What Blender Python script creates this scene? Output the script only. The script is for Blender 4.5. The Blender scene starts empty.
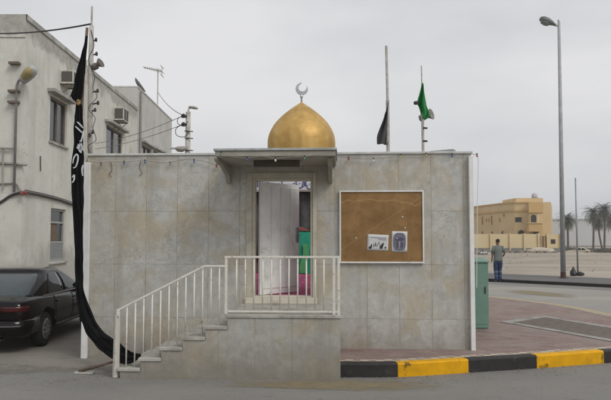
import bpy, bmesh, math, random
from mathutils import Vector, Matrix, noise
R = math.radians
random.seed(7)
S = bpy.context.scene
COL = S.collection

# ------------------------------------------------------------------ camera
PITCH = R(3.15); FOC = 655.0; CAMH = 1.85
cam = bpy.data.objects.new('camera', bpy.data.cameras.new('camera')); COL.objects.link(cam)
cam.location = (0, 0, CAMH); cam.rotation_euler = (R(90) + PITCH, 0, 0)
cam.data.sensor_width = 36; cam.data.lens = 36 * FOC / 611
cam.data.clip_start = .05; cam.data.clip_end = 3000
S.camera = cam

# ------------------------------------------------------------------ sky + sun
SUN_EL, SUN_AZ = 44, 138            # azimuth measured clockwise from +Y
w = bpy.data.worlds.new('World'); S.world = w; w.use_nodes = True
nt = w.node_tree; N = nt.nodes; L = nt.links
bg = N['Background']; bg.inputs['Strength'].default_value = .1
sky = N.new('ShaderNodeTexSky'); sky.sky_type = 'NISHITA'; sky.sun_disc = False
sky.sun_elevation = R(SUN_EL); sky.sun_rotation = R(SUN_AZ); sky.dust_density = 4; sky.air_density = 1.5
hs = N.new('ShaderNodeHueSaturation'); hs.inputs['Saturation'].default_value = .12
L.new(sky.outputs[0], hs.inputs['Color'])
tc = N.new('ShaderNodeTexCoord'); mp = N.new('ShaderNodeMapping'); mp.inputs['Scale'].default_value = (1, 1, 2.6)
L.new(tc.outputs['Generated'], mp.inputs[0])
nz = N.new('ShaderNodeTexNoise'); nz.inputs['Scale'].default_value = 1.7; nz.inputs['Detail'].default_value = 5; nz.inputs['Roughness'].default_value = .5
L.new(mp.outputs[0], nz.inputs['Vector'])
cr = N.new('ShaderNodeValToRGB')
cr.color_ramp.elements[0].position = .34; cr.color_ramp.elements[0].color = (4.3, 4.5, 4.8, 1)
cr.color_ramp.elements[1].position = .68; cr.color_ramp.elements[1].color = (6.5, 6.5, 6.6, 1)
L.new(nz.outputs[0], cr.inputs[0])
mx = N.new('ShaderNodeMix'); mx.data_type = 'RGBA'; mx.inputs[0].default_value = .86
L.new(hs.outputs[0], mx.inputs[6]); L.new(cr.outputs[0], mx.inputs[7])
L.new(mx.outputs[2], bg.inputs['Color'])
sl = bpy.data.lights.new('sun', 'SUN'); sl.energy = .95; sl.angle = R(22); sl.color = (1, .96, .9)
sun = bpy.data.objects.new('sun', sl); COL.objects.link(sun)
_d = Vector((math.sin(R(SUN_AZ)) * math.cos(R(SUN_EL)), math.cos(R(SUN_AZ)) * math.cos(R(SUN_EL)), math.sin(R(SUN_EL))))
sun.rotation_euler = _d.to_track_quat('Z', 'Y').to_euler(); sun.location = (0, -20, 40)
S.view_settings.view_transform = 'Standard'; S.view_settings.look = 'None'
S.view_settings.exposure = .33; S.view_settings.gamma = 1
S.cycles.max_bounces = 8

# ------------------------------------------------------------------ survey: photo pixel -> ground / depth point
CAM = Vector((0, 0, CAMH)); cp, sp = math.cos(PITCH), math.sin(PITCH)
def ray(u, v):
    a, b = (u - 305.5) / FOC, -(v - 200) / FOC
    return Vector((a, cp - b * sp, sp + b * cp))
def at(u, v, Y):
    d = ray(u, v); return CAM + d * (Y / d.y)
def gnd(u, v, z=0.0):
    d = ray(u, v); return CAM + d * ((z - CAMH) / d.z)
def plane(u, v, p0, n):
    d = ray(u, v); return CAM + d * ((p0 - CAM).dot(n) / d.dot(n))

# ------------------------------------------------------------------ materials
def srgb(r, g, b):
    f = lambda c: (c / 255 / 12.92) if c <= 10 else ((c / 255 + .055) / 1.055) ** 2.4
    return (f(r), f(g), f(b))
class NT:
    def __init__(s, name):
        s.m = bpy.data.materials.new(name); s.m.use_nodes = True
        s.t = s.m.node_tree; s.b = s.t.nodes['Principled BSDF']
        s.co = s.t.nodes.new('ShaderNodeTexCoord')
    def n(s, typ, **k):
        x = s.t.nodes.new(typ)
        for a, v in k.items():
            if a.startswith('_'): x.inputs[a[1:].replace('_', ' ')].default_value = v
            else: setattr(x, a, v)
        return x
    def l(s, a, b): s.t.links.new(a, b)
    def vec(s, scale=(1, 1, 1), loc=(0, 0, 0), rot=(0, 0, 0)):
        m = s.n('ShaderNodeMapping'); m.inputs['Scale'].default_value = scale; m.inputs['Location'].default_value = loc; m.inputs['Rotation'].default_value = rot
        s.l(s.co.outputs['Object'], m.inputs[0]); return m.outputs[0]
    def noise(s, sc, det=6, ro=.55, vec=None, dist=0):
        x = s.n('ShaderNodeTexNoise', _Scale=sc, _Detail=det, _Roughness=ro, _Distortion=dist)
        s.l(vec if vec is not None else s.co.outputs['Object'], x.inputs['Vector']); return x.outputs[0]
    def ramp(s, fac, *stops):
        x = s.n('ShaderNodeValToRGB'); e = x.color_ramp.elements
        while len(e) < len(stops): e.new(.5)
        for q, (p, c) in zip(e, stops):
            q.position = p; q.color = (c, c, c, 1) if isinstance(c, (int, float)) else (*c, 1)
        s.l(fac, x.inputs[0]); return x.outputs[0]
    def mix(s, fac, a, b, mode='MIX'):
        x = s.n('ShaderNodeMix', data_type='RGBA', blend_type=mode)
        for i, v in ((0, fac), (6, a), (7, b)):
            if isinstance(v, bpy.types.NodeSocket): s.l(v, x.inputs[i])
            elif i == 0: x.inputs[0].default_value = v
            else: x.inputs[i].default_value = (*v, 1)
        return x.outputs[2]
    def math(s, op, a, b=0.0):
        x = s.n('ShaderNodeMath', operation=op)
        for i, v in ((0, a), (1, b)):
            if isinstance(v, bpy.types.NodeSocket): s.l(v, x.inputs[i])
            else: x.inputs[i].default_value = v
        return x.outputs[0]
    def bump(s, h, st=.3, dist=.01):
        x = s.n('ShaderNodeBump', _Strength=st, _Distance=dist); s.l(h, x.inputs['Height']); s.l(x.outputs[0], s.b.inputs['Normal'])
    def col(s, c):
        if isinstance(c, bpy.types.NodeSocket): s.l(c, s.b.inputs['Base Color'])
        else: s.b.inputs['Base Color'].default_value = (*c, 1)
    def rough(s, v):
        if isinstance(v, bpy.types.NodeSocket): s.l(v, s.b.inputs['Roughness'])
        else: s.b.inputs['Roughness'].default_value = v
def mul(c, k): return tuple(min(1, x * k) for x in c)
def mat(name, c, rough=.7, var=.25, sc=6, bump=.15, bsc=60, metal=0, spec=.5, dirt=None, dsc=2.2, dth=(.5, .72)):
    n = NT(name)
    f = n.noise(sc, 7, .62)
    o = n.mix(n.ramp(f, (.3, 0), (.7, 1)), mul(c, 1 - var), mul(c, 1 + var * .7))
    if dirt:
        o = n.mix(n.ramp(n.noise(dsc, 8, .65, dist=.4), (dth[0], 0), (dth[1], .85)), o, dirt)
    n.col(o); n.rough(rough); n.b.inputs['Metallic'].default_value = metal; n.b.inputs['Specular IOR Level'].default_value = spec
    if bump: n.bump(n.noise(bsc, 4), bump, .004)
    return n.m
M = {}

# ------------------------------------------------------------------ mesh helpers
MW = {}
class MB:
    def __init__(s): s.bm = bmesh.new()
    def face(s, pts, mi=0):
        try: f = s.bm.faces.new([s.bm.verts.new(p) for p in pts]); f.material_index = mi; return f
        except ValueError: return None
    def hexa(s, p, mi=0):       # p: 8 points, bottom ring then top ring
        v = [s.bm.verts.new(q) for q in p]
        for q in ((3, 2, 1, 0), (4, 5, 6, 7), (0, 1, 5, 4), (1, 2, 6, 5), (2, 3, 7, 6), (3, 0, 4, 7)):
            s.bm.faces.new([v[i] for i in q]).material_index = mi
        return s
    def box(s, x0, x1, y0, y1, z0, z1, mi=0):
        return s.hexa([(x0, y0, z0), (x1, y0, z0), (x1, y1, z0), (x0, y1, z0), (x0, y0, z1), (x1, y0, z1), (x1, y1, z1), (x0, y1, z1)], mi)
    def prism(s, poly, z0, z1, mi=0):      # poly: (x,y) ccw
        a = [s.bm.verts.new((x, y, z0)) for x, y in poly]; b = [s.bm.verts.new((x, y, z1)) for x, y in poly]
        n = len(poly)
        s.bm.faces.new(a[::-1]).material_index = mi; s.bm.faces.new(b).material_index = mi
        for i in range(n): s.bm.faces.new((a[i], a[(i + 1) % n], b[(i + 1) % n], b[i])).material_index = mi
        return s
    def prism_y(s, poly, y0, y1, mi=0):    # poly: (x,z)
        a = [s.bm.verts.new((x, y0, z)) for x, z in poly]; b = [s.bm.verts.new((x, y1, z)) for x, z in poly]
        n = len(poly)
        s.bm.faces.new(a).material_index = mi; s.bm.faces.new(b[::-1]).material_index = mi
        for i in range(n): s.bm.faces.new((a[(i + 1) % n], a[i], b[i], b[(i + 1) % n])).material_index = mi
        return s
    def tube(s, pts, r, n=8, mi=0, cap=True):
        pts = [Vector(p) for p in pts]; rr = r if isinstance(r, (list, tuple)) else [r] * len(pts)
        rings = []; up = None
        for i, p in enumerate(pts):
            t = (pts[min(i + 1, len(pts) - 1)] - pts[max(i - 1, 0)]).normalized()
            if up is None: up = Vector((0, 0, 1)) if abs(t.z) < .9 else Vector((1, 0, 0))
            a = up - t * up.dot(t)
            if a.length < 1e-5: a = t.orthogonal()
            a.normalize(); up = a; b = t.cross(a)
            rings.append([s.bm.verts.new(p + (a * math.cos(k * math.tau / n) + b * math.sin(k * math.tau / n)) * rr[i]) for k in range(n)])
        for i in range(len(rings) - 1):
            for k in range(n):
                s.bm.faces.new((rings[i][k], rings[i][(k + 1) % n], rings[i + 1][(k + 1) % n], rings[i + 1][k])).material_index = mi
        if cap:
            s.bm.faces.new(rings[0][::-1]).material_index = mi; s.bm.faces.new(rings[-1]).material_index = mi
        return s
    def lathe(s, prof, c=(0, 0, 0), n=32, mi=0, ax='z'):
        rings = []
        for r, z in prof:
            ring = []
            for k in range(n):
                a = k * math.tau / n; p = (r * math.cos(a), r * math.sin(a), z)
                if ax == 'x': p = (p[2], p[0], p[1])
                elif ax == 'y': p = (p[0], p[2], p[1])
                ring.append(s.bm.verts.new(Vector(c) + Vector(p)))
            rings.append(ring)
        for i in range(len(rings) - 1):
            for k in range(n):
                s.bm.faces.new((rings[i][k], rings[i][(k + 1) % n], rings[i + 1][(k + 1) % n], rings[i + 1][k])).material_index = mi
        s.bm.faces.new(rings[0][::-1]).material_index = mi; s.bm.faces.new(rings[-1]).material_index = mi
        return s
    def grid(s, rows, mi=0):
        vs = [[s.bm.verts.new(p) for p in r] for r in rows]
        for i in range(len(vs) - 1):
            for k in range(len(vs[i]) - 1):
                s.bm.faces.new((vs[i][k], vs[i][k + 1], vs[i + 1][k + 1], vs[i + 1][k])).material_index = mi
        return s
    def xf(s, mx): s.bm.transform(mx); return s
    def build(s, name, mats, parent=None, local=False, smooth=False, bevel=0, solid=0, weld=False, seg=2):
        if weld: bmesh.ops.remove_doubles(s.bm, verts=s.bm.verts, dist=1e-4)
        bmesh.ops.recalc_face_normals(s.bm, faces=s.bm.faces)
        me = bpy.data.meshes.new(name); loc = None
        if parent is not None:
            if not local: s.bm.transform(MW[parent.name].inverted())
        elif not local:
            xs = [v.co for v in s.bm.verts]
            loc = Vector(((min(p.x for p in xs) + max(p.x for p in xs)) / 2, (min(p.y for p in xs) + max(p.y for p in xs)) / 2, min(p.z for p in xs)))
            s.bm.transform(Matrix.Translation(-loc))
        s.bm.to_mesh(me); s.bm.free()
        o = bpy.data.objects.new(name, me); COL.objects.link(o)
        for m in (mats if isinstance(mats, (list, tuple)) else [mats]): me.materials.append(m)
        if parent is not None: o.parent = parent; MW[o.name] = MW[parent.name]
        else:
            if loc: o.location = loc
            MW[o.name] = Matrix.Translation(loc) if loc else Matrix()
        if smooth:
            for p in me.polygons: p.use_smooth = True
        if solid: d = o.modifiers.new('thickness', 'SOLIDIFY'); d.thickness = solid; d.offset = 0
        if bevel: d = o.modifiers.new('bevel', 'BEVEL'); d.width = bevel; d.segments = seg; d.limit_method = 'ANGLE'
        return o
def tag(o, label, cat, group=None, kind=None):
    if label: o['label'] = label
    if cat: o['category'] = cat
    if group: o['group'] = group
    if kind: o['kind'] = kind
    return o
def thing(name, label, cat, loc=(0, 0, 0), rz=0, group=None):
    o = bpy.data.objects.new(name, None); COL.objects.link(o); o.empty_display_size = .2
    o.location = loc; o.rotation_euler = (0, 0, rz)
    MW[o.name] = Matrix.Translation(Vector(loc)) @ Matrix.Rotation(rz, 4, 'Z')
    return tag(o, label, cat, group)
def struct(o): o['kind'] = 'structure'; return o
def kids(o): return [c for c in bpy.data.objects if c.parent == o]
def copy_tree(o, parent=None):
    c = o.copy(); COL.objects.link(c)
    if parent is not None: c.parent = parent
    for k in kids(o): copy_tree(k, c)
    return c
def catmull(pts, k=6):
    pts = [Vector(p) for p in pts]; out = []
    for i in range(len(pts) - 1):
        p0, p1, p2, p3 = pts[max(i - 1, 0)], pts[i], pts[i + 1], pts[min(i + 2, len(pts) - 1)]
        for j in range(k):
            t = j / k
            out.append(.5 * ((2 * p1) + (p2 - p0) * t + (2 * p0 - 5 * p1 + 4 * p2 - p3) * t * t + (3 * p1 - p0 - 3 * p2 + p3) * t ** 3))
    return out + [pts[-1]]
def sag(a, b, d, k=10):
    a, b = Vector(a), Vector(b)
    return [a.lerp(b, i / k) - Vector((0, 0, d * 4 * (i / k) * (1 - i / k))) for i in range(k + 1)]

# ------------------------------------------------------------------ surface materials
def marble(name='marble_cladding', rowh=.806, rowo=.19, coly=1.0, dk=1.0):
    n = NT(name)
    sp_ = n.n('ShaderNodeSeparateXYZ'); n.l(n.co.outputs['Object'], sp_.inputs[0])
    cb = n.n('ShaderNodeCombineXYZ')
    n.l(n.math('ADD', n.math('ADD', sp_.outputs[0], n.math('MULTIPLY', sp_.outputs[1], coly)), .045), cb.inputs[0]); n.l(n.math('ADD', sp_.outputs[2], rowo), cb.inputs[1])
    br = n.n('ShaderNodeTexBrick', offset=0.0, squash=1.0, _Scale=1.0, _Mortar_Size=.004, _Mortar_Smooth=.2, _Brick_Width=.482, _Row_Height=rowh, _Bias=0.0)
    br.inputs['Color1'].default_value = (.30, .30, .30, 1); br.inputs['Color2'].default_value = (.8, .8, .8, 1); br.inputs['Mortar'].default_value = (.5, .5, .5, 1)
    n.l(cb.outputs[0], br.inputs['Vector'])
    off = n.n('ShaderNodeVectorMath', operation='MULTIPLY_ADD'); n.l(br.outputs['Color'], off.inputs[0]); off.inputs[1].default_value = (7, 5, 9); n.l(n.co.outputs['Object'], off.inputs[2])
    v = off.outputs[0]; ob = n.co.outputs['Object']
    base = n.mix(n.ramp(n.noise(3.4, 10, .66, v, .9), (.34, 0), (.66, 1)), mul((.40, .392, .36), dk), mul((.55, .54, .505), dk))
    base = n.mix(n.ramp(br.outputs['Color'], (.3, .0), (.8, .22)), base, mul((.60, .595, .57), dk))
    yel = n.ramp(n.noise(1.35, 8, .66, ob, .7), (.46, 0), (.61, .80)); base = n.mix(yel, base, mul((.44, .375, .26), dk))
    yel2 = n.ramp(n.noise(4.2, 8, .7, v, .5), (.56, 0), (.70, .45)); base = n.mix(yel2, base, mul((.46, .41, .315), dk))
    mot = n.noise(8.5, 12, .74, v, .5); base = n.mix(n.ramp(mot, (.38, .40), (.50, 0)), base, mul((.33, .318, .28), dk)); base = n.mix(n.ramp(mot, (.54, 0), (.64, .32)), base, mul((.62, .61, .575), dk))
    for sc_, di, wd, st in ((1.5, 1.6, .007, .65), (.8, .7, .005, .55), (2.6, .9, .006, .45)):
        vein = n.noise(sc_, 11, .62, v, di); mk = n.ramp(n.noise(1.7, 4, .6, v), (.44, 0), (.62, 1))
        f_ = n.math('MULTIPLY', n.ramp(n.math('ABSOLUTE', n.math('SUBTRACT', vein, .5)), (0, st), (wd, 0)), mk); base = n.mix(f_, base, mul((.20, .19, .165), dk))
    run = n.ramp(n.noise(1.0, 7, .66, n.vec((3.2, 3.2, .20))), (.52, 0), (.72, .5)); base = n.mix(run, base, mul((.27, .255, .22), dk))
    grime = n.n('ShaderNodeMapRange'); n.l(n.math('ADD', sp_.outputs[2], n.math('MULTIPLY', n.noise(3.5, 7, .7), -.9)), grime.inputs[0])
    for i_, q in enumerate((-.42, .12, .7, 0)): grime.inputs[i_ + 1].default_value = q
    base = n.mix(grime.outputs[0], base, mul((.23, .20, .155), dk))
    speck = n.ramp(n.noise(38, 6, .75), (.60, 0), (.70, .30)); base = n.mix(speck, base, mul((.24, .22, .19), dk))
    chip = n.ramp(n.noise(9, 8, .75, ob, .4), (.66, 0), (.70, .5)); base = n.mix(chip, base, mul((.27, .25, .21), dk))
    jx = n.math('ABSOLUTE', n.math('SUBTRACT', n.math('FRACT', n.math('DIVIDE', n.math('ADD', n.math('ADD', sp_.outputs[0], n.math('MULTIPLY', sp_.outputs[1], coly)), .045 + .241), .482)), .5))
    jst = n.math('MULTIPLY', n.ramp(n.math('ADD', jx, n.math('MULTIPLY', n.noise(6, 5, .65), .16)), (.05, .6), (.17, 0)), n.ramp(n.noise(1.3, 5, .65, n.vec((1.5, 1.5, .7))), (.44, .0), (.68, .65)))
    base = n.mix(jst, base, mul((.37, .315, .215), dk))
    mort = n.math('MULTIPLY', br.outputs['Fac'], n.ramp(n.noise(2.3, 5, .7), (.36, .12), (.64, .95))); base = n.mix(mort, base, (.19, .175, .145))
    n.col(base); n.rough(n.ramp(n.noise(5, 6), (.3, .38), (.7, .62)))
    n.bump(n.math('ADD', n.math('MULTIPLY', br.outputs['Fac'], -1.0), n.math('ADD', n.math('MULTIPLY', n.noise(30, 5), .2), n.math('MULTIPLY', br.outputs['Color'], .8))), .35, .004)
    return n.m
M['marble'] = marble()
M['stairmarble'] = marble('stair_cladding', 3.0, .5, 1.0, .84)
M['tread'] = mat('tread_marble', (.44, .425, .385), .6, .2, 7, .2, dirt=(.24, .215, .17), dsc=4, dth=(.46, .68))
M['render'] = mat('cement_render', (.42, .40, .36), .85, .2, 4, .3, dirt=(.25, .235, .2))
M['coping'] = mat('coping_stone', (.60, .60, .58), .8, .2, 6, .2, dirt=(.38, .37, .33))
M['canopy'] = mat('canopy_concrete', (.36, .34, .29), .85, .18, 3, .25, dirt=(.25, .22, .16), dsc=1.5)
M['edge'] = mat('canopy_edge_metal', (.42, .44, .43), .6, .25, 9, .1, dirt=(.16, .15, .13))
M['cream'] = mat('cream_paint', (.62, .58, .48), .55, .14, 6, .1, dirt=(.36, .32, .24), dsc=4, dth=(.55, .8))
M['doorgrey'] = mat('door_paint', (.80, .80, .78), .5, .08, 5, .08, dirt=(.40, .37, .32), dsc=3.5, dth=(.54, .80))
M['doorframe'] = mat('door_frame_paint', (.52, .48, .39), .6, .14, 6, .1, dirt=(.3, .26, .19), dsc=3)
M['railing'] = mat('railing_paint', (.70, .675, .61), .5, .1, 14, .1, dirt=(.30, .20, .12), dsc=8, dth=(.60, .69))
M['oldpost'] = mat('flaking_post_paint', (.55, .52, .46), .7, .15, 8, .2, dirt=(.22, .16, .10), dsc=11, dth=(.54, .64))
M['white'] = mat('white_paint', (.78, .78, .76), .5, .1, 8, .08, dirt=(.42, .40, .35), dsc=4, dth=(.55, .8))
M['dark'] = mat('dark_metal', (.035, .033, .03), .6, .3, 8, .1)
M['black'] = mat('black_plastic', (.012, .012, .012), .5, .3, 8, 0)
M['rubber'] = mat('tyre_rubber', (.02, .02, .02), .85, .3, 20, .2)
M['steel'] = mat('galvanised_steel', (.32, .33, .34), .5, .2, 6, .1, metal=.5)
M['chrome'] = mat('chrome', (.65, .65, .66), .22, .08, 10, 0, metal=1)
M['wood'] = mat('old_wood', (.13, .09, .06), .8, .3, 12, .3)
M['greywood'] = mat('weathered_wood', (.52, .50, .46), .8, .25, 10, .3, dirt=(.2, .17, .13), dsc=7)
M['cable'] = mat('cable_sheath', (.05, .045, .045), .6, .2, 8, 0)
M['palecable'] = mat('pale_cable_sheath', (.28, .26, .25), .6, .2, 8, 0)
def gold():
    n = NT('gold_paint')
    c = n.mix(n.ramp(n.noise(3.0, 8, .65, dist=.6), (.35, 0), (.68, 1)), (.46, .27, .07), (.66, .43, .14))
    c = n.mix(n.ramp(n.noise(1.0, 6, .6, n.vec((5, 5, .8))), (.5, 0), (.72, .5)), c, (.26, .145, .04))
    n.col(c); n.rough(n.ramp(n.noise(9, 5), (.3, .40), (.7, .56))); n.b.inputs['Metallic'].default_value = .35
    n.bump(n.noise(14, 4), .1, .01); return n.m
M['gold'] = gold()
M['silver'] = mat('crescent_metal', (.55, .56, .55), .3, .12, 20, .05, metal=.9)
def carpet():
    n = NT('magenta_carpet'); br = n.n('ShaderNodeTexBrick', offset=.5, _Scale=1.0, _Mortar_Size=.012, _Mortar_Smooth=.3, _Brick_Width=.35, _Row_Height=.42, _Bias=0.0)
    br.inputs['Color1'].default_value = (.34, .045, .135, 1); br.inputs['Color2'].default_value = (.40, .06, .17, 1); br.inputs['Mortar'].default_value = (.50, .20, .28, 1)
    n.l(n.co.outputs['Object'], br.inputs['Vector']); n.col(br.outputs['Color']); n.rough(.95); return n.m
M['carpet'] = carpet()
M['greencloth'] = mat('green_cloth', (.02, .29, .18), .9, .2, 5, .2)
M['palegreen'] = mat('pale_green_cloth', (.10, .42, .16), .9, .15, 6, .2)
M['redbrown'] = mat('red_brown_cloth', (.22, .06, .05), .9, .3, 9, .2)
M['inwall'] = mat('inner_wall_paint', (.6, .58, .56), .8, .12, 3, .1)
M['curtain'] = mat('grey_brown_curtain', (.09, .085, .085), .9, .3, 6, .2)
M['blueink'] = mat('blue_lettering', (.09, .12, .30), .6, .1, 9, 0)
M['panelwhite'] = mat('white_panel', (.82, .83, .85), .5, .06, 5, 0)
def cork():
    n = NT('cork_board')
    c = n.mix(n.ramp(n.noise(2.2, 7, .6), (.34, 0), (.66, 1)), (.20, .10, .030), (.34, .20, .075))
    c = n.mix(n.ramp(n.noise(5, 10, .72, None, .5), (.50, 0), (.66, .55)), c, (.17, .085, .028))
    sp_ = n.n('ShaderNodeSeparateXYZ'); n.l(n.co.outputs['Object'], sp_.inputs[0])
    # water stain along the top edge, with a scalloped lower rim
    h = n.math('ADD', sp_.outputs[2], n.math('MULTIPLY', n.noise(3.2, 3, .5, n.vec((1, 1, .1))), .24))
    c = n.mix(n.ramp(h, (1.03, 0), (1.06, .65), (1.09, .25)), c, (.15, .07, .02))
    c = n.mix(n.ramp(n.math('ABSOLUTE', n.math('SUBTRACT', h, 1.045)), (0, .7), (.016, 0)), c, (.44, .27, .11))
    # a long pale line running diagonally
    ln = n.math('ABSOLUTE', n.math('SUBTRACT', sp_.outputs[2], n.math('ADD', n.math('MULTIPLY', sp_.outputs[0], .66), .60)))
    c = n.mix(n.ramp(ln, (0, .22), (.012, 0)), c, (.60, .45, .26))
    c = n.mix(n.ramp(n.noise(120, 3, .8), (.58, 0), (.7, .35)), c, (.17, .09, .035))
    n.col(c); n.rough(.75); n.bump(n.noise(160, 3), .25, .002); return n.m
M['cork'] = cork()
def asphalt(name, c, patch, patch2, sc=.5):
    n = NT(name)
    o = n.mix(n.ramp(n.noise(sc, 8, .6, dist=.5), (.32, 0), (.68, 1)), c, patch)
    o = n.mix(n.ramp(n.noise(sc * 3.1, 8, .68, n.vec((.5, 1.6, 1)), .6), (.52, 0), (.74, .6)), o, patch2)
    gr = n.noise(190, 3, .8)
    o = n.mix(n.ramp(gr, (.42, .0), (.66, .38)), o, mul(patch, 1.7))
    o = n.mix(n.ramp(n.noise(130, 2, .8), (.60, 0), (.7, .45)), o, mul(c, .45))
    cr_ = n.noise(.9, 6, .55, None, 1.2)
    o = n.mix(n.ramp(n.math('ABSOLUTE', n.math('SUBTRACT', cr_, .5)), (0, .45), (.0035, 0)), o, mul(c, .4))
    ag = n.noise(62, 5, .75); o = n.mix(n.ramp(ag, (.40, .40), (.50, 0)), o, mul(c, .6)); o = n.mix(n.ramp(ag, (.52, 0), (.62, .35)), o, mul(patch2, 1.25))
    oil = n.ramp(n.noise(1.1, 5, .6, n.vec((.8, 1.5, 1), (3, 7, 0)), .5), (.62, 0), (.70, .35)); o = n.mix(oil, o, mul(c, .45))
    wear = n.ramp(n.noise(.35, 6, .6, n.vec((.25, 1.7, 1)), .3), (.48, 0), (.66, .5)); o = n.mix(wear, o, mul(patch2, 1.12))
    n.col(o); n.rough(.9); n.bump(gr, .5, .006); return n.m
M['road'] = asphalt('asphalt', (.165, .16, .15), (.215, .207, .192), (.25, .237, .21))
M['alley'] = asphalt('dusty_alley_asphalt', (.18, .166, .145), (.24, .22, .19), (.29, .265, .225), .8)
def fade(m):          # the dust thins out raggedly where the alley meets the road
    t = m.node_tree; b_ = t.nodes['Principled BSDF']; tc_ = t.nodes.new('ShaderNodeTexCoord'); x = t.nodes.new('ShaderNodeSeparateXYZ'); n_ = t.nodes.new('ShaderNodeTexNoise')
    n_.inputs['Scale'].default_value = 1.6; n_.inputs['Detail'].default_value = 9; n_.inputs['Roughness'].default_value = .7
    a_ = t.nodes.new('ShaderNodeMath'); a_.operation = 'MULTIPLY_ADD'; a_.inputs[1].default_value = 1.5; r_ = t.nodes.new('ShaderNodeMapRange'); r_.inputs[1].default_value = 9.75; r_.inputs[2].default_value = 10.25
    t.links.new(tc_.outputs['Object'], x.inputs[0]); t.links.new(tc_.outputs['Object'], n_.inputs[0]); t.links.new(n_.outputs[0], a_.inputs[0]); t.links.new(x.outputs[1], a_.inputs[2]); t.links.new(a_.outputs[0], r_.inputs[0]); t.links.new(r_.outputs[0], b_.inputs['Alpha'])
fade(M['alley'])
M['farroad'] = asphalt('dusty_road', (.25, .24, .22), (.30, .285, .26), (.36, .335, .29), .25)
M['farpath'] = asphalt('dark_pavement', (.10, .098, .096), (.13, .127, .122), (.16, .15, .14), .4)
def sand():
    n = NT('sand')
    o = n.mix(n.ramp(n.noise(.09, 8, .6), (.35, 0), (.65, 1)), (.34, .295, .235), (.45, .395, .32))
    o = n.mix(n.ramp(n.noise(.8, 8, .65, n.vec((.12, 1, 1))), (.5, 0), (.7, .55)), o, (.31, .265, .21))
    o = n.mix(n.ramp(n.noise(6, 6, .7), (.62, 0), (.72, .4)), o, (.27, .23, .185))
    o = n.mix(n.ramp(n.noise(.35, 8, .62, n.vec((.35, 1.3, 1), (5, 2, 0)), .4), (.48, 0), (.60, .75)), o, (.25, .21, .16))
    o = n.mix(n.ramp(n.noise(1.0, 7, .7, n.vec((.10, 1.6, 1), (1, 8, 0))), (.52, 0), (.62, .7)), o, (.19, .16, .125))
    n.col(o); n.rough(.95); n.bump(n.noise(3, 8, .7), .6, .05); return n.m
M['sand'] = sand()
def pavers():
    n = NT('red_brick_paving')
    br = n.n('ShaderNodeTexBrick', offset=.5, _Scale=1.0, _Mortar_Size=.006, _Mortar_Smooth=.1, _Brick_Width=.21, _Row_Height=.105, _Bias=0.0)
    br.inputs['Color1'].default_value = (.20, .128, .115, 1); br.inputs['Color2'].default_value = (.30, .21, .19, 1); br.inputs['Mortar'].default_value = (.19, .165, .145, 1)
    n.l(n.vec((1, 1, 1), rot=(0, 0, R(20))), br.inputs['Vector'])
    o = n.mix(n.ramp(n.noise(.9, 7, .62), (.42, 0), (.68, .7)), br.outputs['Color'], (.29, .245, .21))
    o = n.mix(n.ramp(n.noise(40, 4, .7), (.58, 0), (.7, .4)), o, (.12, .10, .09))
    n.col(o); n.rough(.85); n.bump(n.math('ADD', n.math('MULTIPLY', br.outputs['Fac'], -1.0), n.math('MULTIPLY', n.noise(50), .4)), .5, .005); return n.m
M['pavers'] = pavers()
def edging():
    n = NT('checker_edging_pavers'); ck = n.n('ShaderNodeTexChecker', _Scale=1.0)
    n.l(n.vec((9.5, 9.5, .01), (.3, .37, .3), (0, 0, R(9))), ck.inputs['Vector']); ck.inputs['Color1'].default_value = (.52, .46, .35, 1); ck.inputs['Color2'].default_value = (.27, .20, .17, 1)
    c = n.mix(n.ramp(n.noise(4, 7, .65), (.42, 0), (.66, .75)), ck.outputs[0], (.37, .32, .26)); n.col(c); n.rough(.85); n.bump(n.noise(40, 4), .3, .004); return n.m
M['edgepavers'] = edging()
M['concrete'] = mat('pale_concrete', (.36, .35, .33), .85, .2, 5, .3, dirt=(.21, .18, .155), dsc=2.5, dth=(.44, .62))
M['soil'] = mat('brown_soil', (.15, .122, .10), .95, .35, 9, .6, 25)
M['kerbblack'] = mat('black_kerb_paint', (.022, .021, .02), .7, .35, 6, .3, 40, dirt=(.07, .065, .055), dsc=7, dth=(.55, .8))
M['kerbyellow'] = mat('yellow_kerb_paint', (.72, .37, .004), .65, .18, 5, .3, 40, dirt=(.07, .05, .025), dsc=3.4, dth=(.60, .66), spec=.25)
M['kerbcream'] = mat('faded_kerb_paint', (.48, .38, .19), .7, .22, 5, .3, 40, dirt=(.3, .26, .2), dsc=5)
def roadpaint():
    n = NT('worn_yellow_road_paint'); n.col(n.mix(n.ramp(n.noise(5, 6), (.35, 0), (.65, 1)), (.28, .225, .125), (.34, .27, .145))); n.rough(.85)
    sp_ = n.n('ShaderNodeSeparateXYZ'); n.l(n.co.outputs['Generated'], sp_.inputs[0])
    ed = lambda o_: n.math('MULTIPLY', n.math('MULTIPLY', o_, n.math('SUBTRACT', 1.0, o_)), 4.0)
    f_ = n.math('MULTIPLY', ed(sp_.outputs[0]), ed(sp_.outputs[1])); f_ = n.math('ADD', n.math('MULTIPLY', f_, .62), n.math('MULTIPLY', n.noise(4, 9, .7, dist=.3), .8))
    n.l(n.ramp(f_, (.60, 0), (1.05, .62)), n.b.inputs['Alpha']); return n.m
M['roadpaint'] = roadpaint()
M['greenbox'] = mat('green_cabinet_paint', (.15, .27, .215), .5, .12, 4, .1, dirt=(.16, .2, .15), dsc=4, dth=(.55, .85))

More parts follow.
